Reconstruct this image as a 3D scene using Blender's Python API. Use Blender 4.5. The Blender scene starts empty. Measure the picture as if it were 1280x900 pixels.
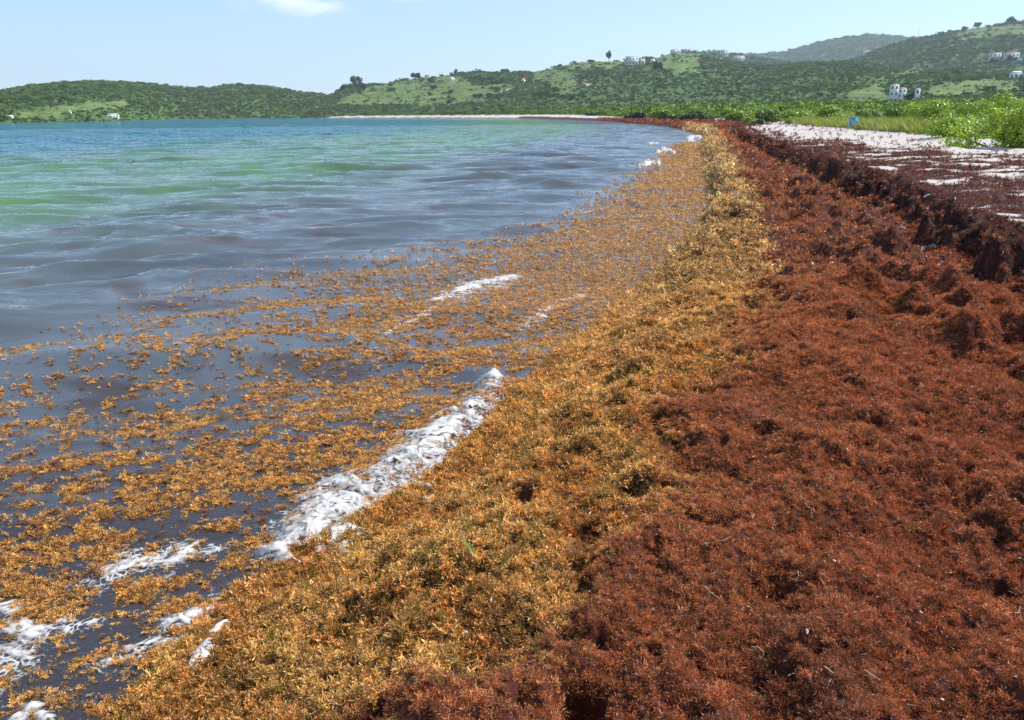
import bpy, math, random
import numpy as np
from mathutils import Vector, Matrix
from mathutils.bvhtree import BVHTree

R = math.radians
rng = np.random.default_rng(7)
random.seed(7)
scene = bpy.context.scene
col = scene.collection

# ------------------------------------------------------------------ camera
FPX = 996.0                     # focal length in photograph pixels (1280 wide)
CAM_H = 2.1
PITCH = R(17.16)
ROLL = R(0.4)
cam_d = bpy.data.cameras.new('camera')
cam = bpy.data.objects.new('camera', cam_d)
col.objects.link(cam)
scene.camera = cam
cam_d.sensor_width = 36
cam_d.lens = 36 * FPX / 1280
cam_d.clip_start = 0.05
cam_d.clip_end = 20000
_f = Vector((0, math.cos(PITCH), -math.sin(PITCH)))
_r0 = Vector((1, 0, 0)); _u0 = _r0.cross(_f)
_r = _r0 * math.cos(ROLL) - _u0 * math.sin(ROLL)
_u = _u0 * math.cos(ROLL) + _r0 * math.sin(ROLL)
cam.matrix_world = Matrix(((_r.x, _u.x, -_f.x, 0), (_r.y, _u.y, -_f.y, 0), (_r.z, _u.z, -_f.z, CAM_H), (0, 0, 0, 1)))
cam_d.dof.use_dof = True
cam_d.dof.focus_distance = 4.5
cam_d.dof.aperture_fstop = 18.0

# ------------------------------------------------------------------ light
SUN_EL, SUN_AZ = R(48), R(72)            # azimuth clockwise from +Y (the viewing direction)
sd = Vector((math.sin(SUN_AZ) * math.cos(SUN_EL), math.cos(SUN_AZ) * math.cos(SUN_EL), math.sin(SUN_EL)))
sun_d = bpy.data.lights.new('sun', 'SUN'); sun_d.energy = 4.1; sun_d.angle = R(0.53); sun_d.color = (1, .95, .87)
sun = bpy.data.objects.new('sun', sun_d); col.objects.link(sun)
sun.rotation_euler = sd.to_track_quat('Z', 'Y').to_euler()

world = bpy.data.worlds.new('World'); scene.world = world; world.use_nodes = True
wn = world.node_tree; wn.nodes.clear()
def N(nt, t, **k):
    n = nt.nodes.new(t)
    for a, b in k.items():
        if a in n.inputs and not hasattr(n, a): n.inputs[a].default_value = b
        else: setattr(n, a, b)
    return n
def L(nt, a, b): nt.links.new(a, b)
sky = N(wn, 'ShaderNodeTexSky', sky_type='NISHITA', sun_disc=False, sun_elevation=SUN_EL, sun_rotation=SUN_AZ,
        altitude=0, air_density=1.0, dust_density=0.15, ozone_density=3.5)
bg = N(wn, 'ShaderNodeBackground'); bg.inputs['Strength'].default_value = 0.115
wo = N(wn, 'ShaderNodeOutputWorld')
# thin fair-weather clouds, low over the bay
tc = N(wn, 'ShaderNodeTexCoord')
mp = N(wn, 'ShaderNodeMapping'); mp.inputs['Scale'].default_value = (5.0, 5.0, 16.0)
L(wn, tc.outputs['Generated'], mp.inputs['Vector'])
cn = N(wn, 'ShaderNodeTexNoise'); cn.inputs['Scale'].default_value = 2.4; cn.inputs['Detail'].default_value = 7; cn.inputs['Roughness'].default_value = .62
L(wn, mp.outputs[0], cn.inputs['Vector'])
def vdist(nt, src, c, sc):
    s = N(nt, 'ShaderNodeVectorMath', operation='SUBTRACT'); L(nt, src, s.inputs[0]); s.inputs[1].default_value = c
    m = N(nt, 'ShaderNodeVectorMath', operation='MULTIPLY'); L(nt, s.outputs[0], m.inputs[0]); m.inputs[1].default_value = sc
    l = N(nt, 'ShaderNodeVectorMath', operation='LENGTH'); L(nt, m.outputs[0], l.inputs[0])
    return l.outputs['Value']
def math_(nt, op, a, b=None, c=None, clamp=False):
    n = N(nt, 'ShaderNodeMath', operation=op); n.use_clamp = clamp
    for i, v in enumerate((a, b, c)):
        if v is None: continue
        if isinstance(v, (int, float)): n.inputs[i].default_value = v
        else: L(nt, v, n.inputs[i])
    return n.outputs[0]
def pix_dir(px, py):
    d = _f + _r * ((px - 640) / FPX) - _u * ((py - 450) / FPX)
    return d.normalized()
c1 = pix_dir(372, 2); c2 = pix_dir(505, -8)
d1 = vdist(wn, tc.outputs['Generated'], c1, (13, 13, 48))
d2 = vdist(wn, tc.outputs['Generated'], c2, (20, 20, 75))
dm = math_(wn, 'MINIMUM', d1, d2)
env = math_(wn, 'SUBTRACT', 1.0, dm)
cv = math_(wn, 'ADD', math_(wn, 'MULTIPLY', env, .5), cn.outputs['Fac'])
cm = N(wn, 'ShaderNodeMapRange'); cm.interpolation_type = 'SMOOTHSTEP'
cm.inputs['From Min'].default_value = .55; cm.inputs['From Max'].default_value = .95; cm.inputs['To Max'].default_value = .62
L(wn, cv, cm.inputs['Value'])
cmix = N(wn, 'ShaderNodeMix', data_type='RGBA')
L(wn, cm.outputs[0], cmix.inputs['Factor']); skt = N(wn, 'ShaderNodeMix', data_type='RGBA', blend_type='MULTIPLY'); skt.inputs['Factor'].default_value = 1; L(wn, sky.outputs[0], skt.inputs['A']); skt.inputs['B'].default_value = (.93, .965, 1.07, 1)
veil = N(wn, 'ShaderNodeMix', data_type='RGBA'); veil.inputs['Factor'].default_value = .45; L(wn, skt.outputs['Result'], veil.inputs['A']); veil.inputs['B'].default_value = (2.25, 3.2, 4.2, 1)   # thin humid veil
L(wn, veil.outputs['Result'], cmix.inputs['A']); cmix.inputs['B'].default_value = (6.6, 6.8, 7.1, 1)
L(wn, cmix.outputs['Result'], bg.inputs['Color']); L(wn, bg.outputs[0], wo.inputs['Surface'])

scene.view_settings.view_transform = 'Standard'; scene.view_settings.look = 'None'
scene.view_settings.exposure = 0.85; scene.view_settings.gamma = 1.0
scene.view_settings.use_curve_mapping = False
scene.cycles.max_bounces = 7; scene.cycles.diffuse_bounces = 3; scene.cycles.glossy_bounces = 3
scene.cycles.transmission_bounces = 4; scene.cycles.transparent_max_bounces = 8; scene.cycles.volume_bounces = 0
scene.cycles.caustics_reflective = False; scene.cycles.caustics_refractive = False

# ------------------------------------------------------------------ numeric helpers
def P(px, py, z=0.0):
    d = _f + _r * ((px - 640) / FPX) - _u * ((py - 450) / FPX)
    t = (z - CAM_H) / d.z
    return (d.x * t, d.y * t)
def proj(x, y, z):
    dz = z - CAM_H
    a = x * _r.x + y * _r.y + dz * _r.z; b = x * _u.x + y * _u.y + dz * _u.z; c = x * _f.x + y * _f.y + dz * _f.z
    c = np.maximum(c, 1e-3)
    return 640 + FPX * a / c, 450 - FPX * b / c
_perm = rng.permutation(4096)
_ga = rng.random(4096) * 2 * np.pi
def pn(x, y, seed=0):
    x = np.asarray(x, float) + seed * 17.13; y = np.asarray(y, float) + seed * 9.71
    xi = np.floor(x).astype(np.int64); yi = np.floor(y).astype(np.int64)
    xf = x - xi; yf = y - yi
    u = xf * xf * xf * (xf * (xf * 6 - 15) + 10); v = yf * yf * yf * (yf * (yf * 6 - 15) + 10)
    def g(i, j, dx, dy):
        h = _ga[_perm[(_perm[(i + seed * 31) & 4095] + j) & 4095]]
        return np.cos(h) * dx + np.sin(h) * dy
    a = g(xi, yi, xf, yf); b = g(xi + 1, yi, xf - 1, yf); c = g(xi, yi + 1, xf, yf - 1); d = g(xi + 1, yi + 1, xf - 1, yf - 1)
    return (a + (b - a) * u + (c - a) * v + (a - b - c + d) * u * v) * 1.5
def fbm(x, y, o=4, seed=0, gain=.5):
    s = 0; a = 1; t = 0
    for i in range(o):
        s = s + a * pn(x * 2 ** i, y * 2 ** i, seed + i); t += a; a *= gain
    return s / t
def sst(x, a, b):
    t = np.clip((x - a) / (b - a), 0, 1); return t * t * (3 - 2 * t)
def sdist(x, y, pl):
    """signed distance to a polyline, positive on its right-hand side"""
    best = np.full(np.shape(x), 1e18); sg = np.ones(np.shape(x))
    for (ax, ay), (bx, by) in zip(pl[:-1], pl[1:]):
        ex, ey = bx - ax, by - ay; q = ex * ex + ey * ey
        t = np.clip(((x - ax) * ex + (y - ay) * ey) / q, 0, 1)
        dx = x - ax - t * ex; dy = y - ay - t * ey
        d = dx * dx + dy * dy
        cr = ex * (y - ay) - ey * (x - ax)
        m = d < best - 1e-9
        best = np.where(m, d, best); sg = np.where(m, np.where(cr <= 0, 1, -1), sg)
    return np.sqrt(best) * sg
def resample(pl, step=.5, maxn=200):
    """smooth a polyline (Catmull-Rom)"""
    out = []
    n = len(pl)
    for i in range(n - 1):
        p0 = pl[max(i - 1, 0)]; p1 = pl[i]; p2 = pl[i + 1]; p3 = pl[min(i + 2, n - 1)]
        for k in range(3):
            t = k / 3
            out.append(tuple(.5 * (2 * p1[j] + (p2[j] - p0[j]) * t + (2 * p0[j] - 5 * p1[j] + 4 * p2[j] - p3[j]) * t * t + (3 * p1[j] - p0[j] - 3 * p2[j] + p3[j]) * t ** 3) for j in (0, 1)))
    out.append(pl[-1]); return out

# shoreline of the bay, edge of the yellow weed, eroded ledge, edge of the grass
A_near = [P(*q) for q in [(180, 900), (300, 760), (400, 700), (540, 620), (640, 530), (705, 450), (800, 372), (850, 320), (893, 268), (890, 225), (880, 190), (868, 166)]]
A_far = [P(*q) for q in [(800, 155), (700, 149.3), (600, 147.2), (400, 147.2), (220, 148.8), (110, 150.8), (0, 152.8), (-150, 155)]]
A = [(-9, -30), (-3.2, -3), (-1.9, 1.0)] + resample(A_near + A_far)
B = [(-1.2, -2)] + [P(x, y, .4) for x, y in [(470, 900), (560, 810), (640, 762), (720, 690), (800, 600), (830, 520), (875, 458), (935, 390), (962, 340), (958, 290), (930, 230), (905, 190), (890, 168)]]
Cl = [P(x, y, .45) for x, y in [(1278, 366), (1186, 312), (1100, 262), (1047, 237), (967, 201), (905, 166)]]
Cl = [(3.0, -6), (4.2, 3)] + Cl
Cl = Cl + [(Cl[-1][0] + 10, Cl[-1][1] + 60), (Cl[-1][0] + 14, 400)]
Egr = [(24, -30), (22.0, 8)] + [P(x, y, 1.0) for x, y in [(1280, 176), (1230, 172), (1100, 166), (1000, 156), (930, 151)]]
Fl = [(-8, 1.5)] + [P(x, y) for x, y in [(-250, 520), (-60, 440), (150, 378), (250, 338), (400, 325), (520, 308), (600, 290), (680, 262), (750, 228), (795, 200), (845, 172), (862, 163)]]
dA_ = lambda x, y: sdist(x, y, A)
def zone(x, y):
    z = {}
    z['dA'] = dA_(x, y)
    wob = .35 * fbm(x / 1.3, y / 1.3, 3, 40)
    z['dB'] = sdist(x, y, B) + .55 * fbm(x / .9, y / .9, 4, 50)
    z['dC'] = sdist(x, y, Cl) + wob * 2.0 + .2 * fbm(x / .3, y / .4, 2, 41)
    z['dE'] = sdist(x, y, Egr)
    r = np.hypot(x, y)
    far = sst(y, 70, 110)                 # beyond this the beach narrows and follows the bay
    z['dC'] = z['dC'] * (1 - far) + (z['dA'] - 7) * far
    z['dE'] = z['dE'] * (1 - far) + (z['dA'] - 13) * far
    fb = sst(y, 45, 80); z['dB'] = z['dB'] * (1 - fb) + (z['dA'] - .9) * fb; fb2 = sst(y, 95, 130); z['dB'] = z['dB'] + 3 * fb2
    z['r'] = r
    return z
def land_height(x, y, z=None, detail=True):
    z = z or zone(x, y)
    dA, dB, dC, dE, r = (z[k] for k in ('dA', 'dB', 'dC', 'dE', 'r'))
    w = 1.0 - .6 * sst(y, 8, 14)
    lipn = .5 + .5 * np.clip(fbm(x / 1.1, y / 1.1, 3, 33) * 2.5 + .4, -1, 1)
    h = -.03 + .31 * sst(dA + .12 * fbm(x / .4, y / .4, 3, 3), -.15, w) + .12 * sst(dA, .6, 3.2)
    h = h + (.36 * sst(dA, .0, .18) - .24 * sst(dA, .3, 2.2)) * sst(y, 9, 13) * lipn
    h = h + .06 * sst(dB, -.1, .25)
    cs = .06
    lb = np.clip(.62 + 1.9 * fbm(x / .5, y / .8, 2, 78), .0, 1.3)
    lb = lb * (1 - sst(dC, .25, .9)) + .72 * sst(dC, .25, .9)
    h = h + (.31 * lb) * sst(dC, 0, cs) * sst(r, 0, 6) * (1 - .6 * sst(y, 40, 110))
    h = h - .10 * np.exp(-((dC + .35) / .25) ** 2) + .16 * np.exp(-((dC - .3) / .35) ** 2) * fbm(x / .38, y / .5, 3, 72) * (1 - .5 * sst(y, 30, 60))
    l2 = np.clip(fbm(x / .5, y / .8, 3, 44) * 2.4 + .2, 0, 1)
    h = h + .25 * l2 * (sst(dC, -1.45, -1.15) - sst(dC, -1.0, -.45))
    h = h + .10 * sst(dC, .4, 6) + .25 * sst(dE, -3, 2) + .012 * np.clip(dE, 0, 400)
    # pulled-up ridges of weed running along the beach
    inmat = sst(dA, .1, .6) * (1 - sst(dC, .1, .8))
    rl = fbm(x / .17, y / .20, 3, 8, .6)
    h = h + inmat * (.13 * fbm(x / .75, y / .95, 3, 5) + .065 * fbm(x / .33, y / .4, 2, 12) - .075 * sst(rl, .10, .5) + .02 * rl)
    h = h + inmat * sst(dB, 0, .4) * (.13 * fbm(dB / .55, y / 3.2, 2, 75) + .05 * np.abs(fbm(dB / .2, y / 1.1, 2, 76)))
    h = h + inmat * (1 - sst(dB, 0, .4)) * (.06 * fbm(x / .24, y / .28, 2, 79) + .05 * np.abs(fbm(x / .5, y / .6, 2, 80)))
    h = h + .10 * inmat * sst(dC, -3.5, -.6) * np.abs(fbm(x / .45, y / .6, 3, 71)) * sst(y, 5, 8)
    h = h + .05 * inmat * np.abs(fbm(x / .5 + .3 * y, y / 1.6, 2, 70))
    h = h + .05 * sst(dC, .1, 1) * fbm(x / .6, y / .6, 4, 9) * (1 - .6 * sst(dE, -6, 0))
    h = h + sst(dE, 0, 4) * .25 * fbm(x / 4, y / 4, 3, 90)
    # dug hollow in the weed
    hx, hy = P(722, 858, .4)
    h = h - .28 * np.exp(-(((x - hx) / .08) ** 2 + ((y - hy) / .13) ** 2) ** 1.6)
    for (qx, qy, rr, dd) in HOLLOWS:
        h = h - dd * np.exp(-(((x - qx) / rr) ** 2 + ((y - qy) / (rr * 1.2)) ** 2))
    h = h + .9 * sst(dA, 2, 20) * sst(r, 260, 420)
    sea = -.07 + np.maximum(-.22 - .035 * -dA, -5) * sst(-dA, 0, .5)
    h = np.where(dA < 0, np.minimum(sea, h), h)
    return h
HOLLOWS = [(*P(a, b, .42), c, d) for a, b, c, d in [(800, 590, .10, .09), (885, 640, .08, .08), (960, 545, .07, .09), (880, 482, .06, .07), (940, 372, .12, .12), (965, 720, .08, .08), (1155, 800, .09, .09), (1070, 600, .08, .07), (525, 770, .06, .08), (745, 672, .06, .07), (1200, 640, .08, .07), (700, 520, .07, .06)]]

# sea surface
_wk = []
for i in range(26):
    lam = 0.28 * (3.4 / .28) ** (rng.random() ** .8)
    ang = R(rng.normal(-72, 24 if lam < 1.2 else 13))
    _wk.append((2 * np.pi / lam * np.cos(ang), 2 * np.pi / lam * np.sin(ang), rng.random() * 6.28, .0125 * lam ** .95 * (1.5 if lam < 1.1 else .9)))
FOAM = []   # (points, half width m, height m)
def pl(px, z=.03): return [P(a, b, z) for a, b in px]
FOAM += [(pl([(350, 690), (385, 668), (430, 640), (475, 608), (520, 578), (556, 552), (592, 518), (612, 488), (618, 474)]), [.14, .23, .30, .33, .30, .25, .21, .17, .09], .042),
         (pl([(135, 712), (165, 698), (205, 690), (245, 684), (285, 678)]), [.11, .13, .10, .06, .03], .006),
         (pl([(-40, 850), (5, 822), (40, 790), (85, 775), (125, 768)]), [.15, .12, .09, .07, .03], .006),
         (pl([(0, 755), (25, 768), (45, 782)]), [.07, .06, .04], .006),
         (pl([(212, 768), (245, 762), (285, 756), (300, 758)]), [.06, .07, .06, .04], .015),
         (pl([(298, 762), (278, 778), (262, 795), (255, 815)]), [.04, .05, .055, .06], .03),
         (pl([(130, 818), (165, 808), (200, 795), (235, 785)]), [.05, .065, .045, .03], .006),
         (pl([(20, 890), (40, 876), (60, 890)]), [.03, .03, .02], .015),
         (pl([(545, 374), (570, 366), (598, 356), (640, 345)]), [.10, .24, .26, .12], .03),
         (pl([(650, 408), (690, 385), (728, 368)]), [.07, .11, .07], .01),
         (pl([(485, 420), (520, 402), (545, 385)]), [.05, .08, .04], .01),
         (pl([(800, 212), (812, 206), (822, 210)]), [.12, .26, .10], .22),
         (pl([(822, 193), (833, 191), (842, 194)]), [.15, .32, .15], .26),
         (pl([(812, 182), (822, 180)]), [.2, .15], .15),
         (pl([(860, 178), (868, 174), (876, 177)]), [.25, .5, .25], .28),
         (pl([(728, 268), (742, 266)]), [.05, .04], .015),
         (pl([(620, 194), (628, 193)]), [.12, .08], .06)]
def ribbon(x, y, pts, hw):
    best = np.full(np.shape(x), -9.0)
    for (a, b, wa, wb) in zip(pts[:-1], pts[1:], hw[:-1], hw[1:]):
        ex, ey = b[0] - a[0], b[1] - a[1]; q = ex * ex + ey * ey
        t = np.clip(((x - a[0]) * ex + (y - a[1]) * ey) / q, 0, 1)
        d = np.hypot(x - a[0] - t * ex, y - a[1] - t * ey)
        best = np.maximum(best, 1 - d / (wa + (wb - wa) * t))
    return best
# a few hand-placed swells running in over the weed: (crest line, half width, height)
SWELL = [(pl([(250, 470), (330, 440), (420, 432), (520, 452), (600, 470), (640, 500)], .0), .34, .085),
         (pl([(560, 300), (640, 290), (672, 284), (700, 296)], .0), .33, .10),
         (pl([(715, 256), (772, 247), (800, 262)], .0), .38, .12),
         (pl([(120, 372), (220, 340), (320, 328)], .0), .5, .07),
         (pl([(480, 375), (560, 352), (650, 330), (700, 318)], .0), .28, .07),
         (pl([(130, 302), (190, 290), (290, 300)], .0), .7, .12),
         (pl([(0, 560), (90, 520), (180, 500)], .0), .25, .04),
         (pl([(640, 240), (720, 230), (780, 222)], .0), .6, .10),
         (pl([(778, 212), (812, 206), (830, 208)], .0), .5, .20),
         (pl([(815, 194), (833, 191), (850, 193)], .0), .6, .22),
         (pl([(848, 178), (868, 175), (880, 177)], .0), .9, .22)]
def sea(x, y, dA=None):
    if dA is None: dA = dA_(x, y)
    r = np.hypot(x, y); s = 0
    xx = x + .35 * fbm(x / 2.1, y / 2.1, 2, 21); yy = y + .35 * fbm(x / 2.3, y / 2.3, 2, 22)
    for kx, ky, ph, a in _wk:
        lam = 2 * np.pi / math.hypot(kx, ky)
        at = a * (1 - sst(r * .012, lam * .8, lam * 2.2))
        w = np.sin(kx * xx + ky * yy + ph)
        s = s + at * (w + .35 * w * w)
    s = s * (.75 + .9 * fbm(x / 5, y / 5, 2, 24))
    calm = .28 + .72 * sst(-dA, .5, 7)
    s = s * calm
    for pts, w, hgt in SWELL:
        s = s + .6 * hgt * np.clip(ribbon(x, y, pts, [w * .6] + [w] * (len(pts) - 2) + [w * .6]), 0, 1) ** 2 * (3 - 2 * np.clip(ribbon(x, y, pts, [w * .6] + [w] * (len(pts) - 2) + [w * .6]), 0, 1)) * (1 + .6 * fbm(x / .3, y / .3, 2, 28))
    m = np.clip(ribbon(x, y, FOAM[0][0], [q * 1.25 for q in FOAM[0][1]]), 0, 1)
    s = s + .05 * m * m * (3 - 2 * m)
    return s + .004

# ------------------------------------------------------------------ materials
def mat(name):
    m = bpy.data.materials.new(name); m.use_nodes = True
    nt = m.node_tree; nt.nodes.clear()
    out = N(nt, 'ShaderNodeOutputMaterial')
    return m, nt, out
def rgb(c): return (c[0], c[1], c[2], 1)
def plain(name, c, rough=.7, noise=0.0, nscale=4, metallic=0, spec=.5, bump=0.0, obj=True):
    m, nt, out = mat(name)
    b = N(nt, 'ShaderNodeBsdfPrincipled'); b.inputs['Roughness'].default_value = rough; b.inputs['Metallic'].default_value = metallic
    b.inputs['Specular IOR Level'].default_value = spec
    if noise or bump:
        tc = N(nt, 'ShaderNodeTexCoord'); no = N(nt, 'ShaderNodeTexNoise'); no.inputs['Scale'].default_value = nscale; no.inputs['Detail'].default_value = 5
        L(nt, tc.outputs['Object'], no.inputs['Vector'])
        mx = N(nt, 'ShaderNodeMix', data_type='RGBA')
        mx.inputs['A'].default_value = rgb([v * (1 - noise) for v in c]); mx.inputs['B'].default_value = rgb([min(1, v * (1 + noise)) for v in c])
        L(nt, no.outputs['Fac'], mx.inputs['Factor']); L(nt, mx.outputs['Result'], b.inputs['Base Color'])
        if bump:
            bp = N(nt, 'ShaderNodeBump'); bp.inputs['Strength'].default_value = bump; bp.inputs['Distance'].default_value = .02
            L(nt, no.outputs['Fac'], bp.inputs['Height']); L(nt, bp.outputs[0], b.inputs['Normal'])
    else: b.inputs['Base Color'].default_value = rgb(c)
    L(nt, b.outputs[0], out.inputs['Surface'])
    return m
def leafy(name, rough=.45, transl=.3, spec=.5, inst=True, base=None, tint=(1, 1, 1)):
    """foliage or weed: colour per copy times a shade per leaf, a little light through the leaf"""
    m, nt, out = mat(name)
    if inst:
        a = N(nt, 'ShaderNodeAttribute', attribute_name='col', attribute_type='INSTANCER'); src = a.outputs['Color']
    else:
        q = N(nt, 'ShaderNodeRGB'); q.outputs[0].default_value = rgb(base); src = q.outputs[0]
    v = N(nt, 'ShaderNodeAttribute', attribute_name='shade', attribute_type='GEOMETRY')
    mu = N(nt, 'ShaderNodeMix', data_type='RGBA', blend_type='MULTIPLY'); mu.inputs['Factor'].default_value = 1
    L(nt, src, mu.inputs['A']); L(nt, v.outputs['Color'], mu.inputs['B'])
    b = N(nt, 'ShaderNodeBsdfPrincipled'); b.inputs['Roughness'].default_value = rough; b.inputs['Specular IOR Level'].default_value = spec
    L(nt, mu.outputs['Result'], b.inputs['Base Color'])
    t = N(nt, 'ShaderNodeBsdfTranslucent')
    mt = N(nt, 'ShaderNodeMix', data_type='RGBA', blend_type='MULTIPLY'); mt.inputs['Factor'].default_value = 1
    L(nt, mu.outputs['Result'], mt.inputs['A']); mt.inputs['B'].default_value = rgb(tint)
    L(nt, mt.outputs['Result'], t.inputs['Color'])
    mx = N(nt, 'ShaderNodeMixShader'); mx.inputs[0].default_value = transl
    L(nt, b.outputs[0], mx.inputs[1]); L(nt, t.outputs[0], mx.inputs[2]); L(nt, mx.outputs[0], out.inputs['Surface'])
    return m
M_weed = leafy('sargassum', .42, .34, .4, tint=(1.3, 1.0, .6))
M_fol = leafy('foliage', .5, .3, .4, tint=(1.1, 1.3, .6))
M_fol_far = leafy('distant_foliage', .8, .15, .2, tint=(1.1, 1.2, .7))

def ground_mat():
    m, nt, out = mat('shore_ground')
    a = N(nt, 'ShaderNodeAttribute', attribute_name='gcol'); s = N(nt, 'ShaderNodeAttribute', attribute_name='sand')
    tc = N(nt, 'ShaderNodeTexCoord')
    n1 = N(nt, 'ShaderNodeTexNoise'); n1.inputs['Scale'].default_value = 9; n1.inputs['Detail'].default_value = 9; n1.inputs['Roughness'].default_value = .7
    n2 = N(nt, 'ShaderNodeTexNoise'); n2.inputs['Scale'].default_value = 60; n2.inputs['Detail'].default_value = 4
    for n in (n1, n2): L(nt, tc.outputs['Object'], n.inputs['Vector'])
    v = N(nt, 'ShaderNodeMapRange'); v.inputs['From Min'].default_value = .3; v.inputs['From Max'].default_value = .7; v.inputs['To Min'].default_value = .45; v.inputs['To Max'].default_value = 1.35
    L(nt, n1.outputs['Fac'], v.inputs['Value'])
    mu = N(nt, 'ShaderNodeMix', data_type='RGBA', blend_type='MULTIPLY'); mu.inputs['Factor'].default_value = 1
    L(nt, a.outputs['Color'], mu.inputs['A']); L(nt, v.outputs[0], mu.inputs['B'])
    sand = N(nt, 'ShaderNodeMix', data_type='RGBA'); sand.inputs['A'].default_value = (.34, .295, .26, 1); sand.inputs['B'].default_value = (.56, .51, .47, 1)
    L(nt, n1.outputs['Fac'], sand.inputs['Factor'])
    e = math_(nt, 'ADD', s.outputs['Fac'], math_(nt, 'MULTIPLY', math_(nt, 'SUBTRACT', n1.outputs['Fac'], .5), 1.1))
    e = math_(nt, 'ADD', e, math_(nt, 'MULTIPLY', math_(nt, 'SUBTRACT', n2.outputs['Fac'], .5), .35))
    r = N(nt, 'ShaderNodeMapRange'); r.inputs['From Min'].default_value = .46; r.inputs['From Max'].default_value = .54
    L(nt, e, r.inputs['Value'])
    mx = N(nt, 'ShaderNodeMix', data_type='RGBA'); L(nt, r.outputs[0], mx.inputs['Factor']); L(nt, mu.outputs['Result'], mx.inputs['A']); L(nt, sand.outputs['Result'], mx.inputs['B'])
    b = N(nt, 'ShaderNodeBsdfPrincipled'); b.inputs['Roughness'].default_value = .85; b.inputs['Specular IOR Level'].default_value = .2
    L(nt, mx.outputs['Result'], b.inputs['Base Color'])
    bp = N(nt, 'ShaderNodeBump'); bp.inputs['Strength'].default_value = .8; bp.inputs['Distance'].default_value = .03
    L(nt, n1.outputs['Fac'], bp.inputs['Height']); L(nt, bp.outputs[0], b.inputs['Normal'])
    L(nt, b.outputs[0], out.inputs['Surface']); return m
def hill_mat():
    m, nt, out = mat('hill_ground')
    a = N(nt, 'ShaderNodeAttribute', attribute_name='gcol'); tc = N(nt, 'ShaderNodeTexCoord')
    n1 = N(nt, 'ShaderNodeTexNoise'); n1.inputs['Scale'].default_value = .06; n1.inputs['Detail'].default_value = 8; n1.inputs['Roughness'].default_value = .65
    L(nt, tc.outputs['Object'], n1.inputs['Vector'])
    v = N(nt, 'ShaderNodeMapRange'); v.inputs['From Min'].default_value = .3; v.inputs['From Max'].default_value = .7; v.inputs['To Min'].default_value = .5; v.inputs['To Max'].default_value = 1.45
    L(nt, n1.outputs['Fac'], v.inputs['Value'])
    mu = N(nt, 'ShaderNodeMix', data_type='RGBA', blend_type='MULTIPLY'); mu.inputs['Factor'].default_value = 1
    L(nt, a.outputs['Color'], mu.inputs['A']); L(nt, v.outputs[0], mu.inputs['B'])
    b = N(nt, 'ShaderNodeBsdfPrincipled'); b.inputs['Roughness'].default_value = .95; b.inputs['Specular IOR Level'].default_value = .1
    L(nt, mu.outputs['Result'], b.inputs['Base Color']); L(nt, b.outputs[0], out.inputs['Surface']); return m
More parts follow.
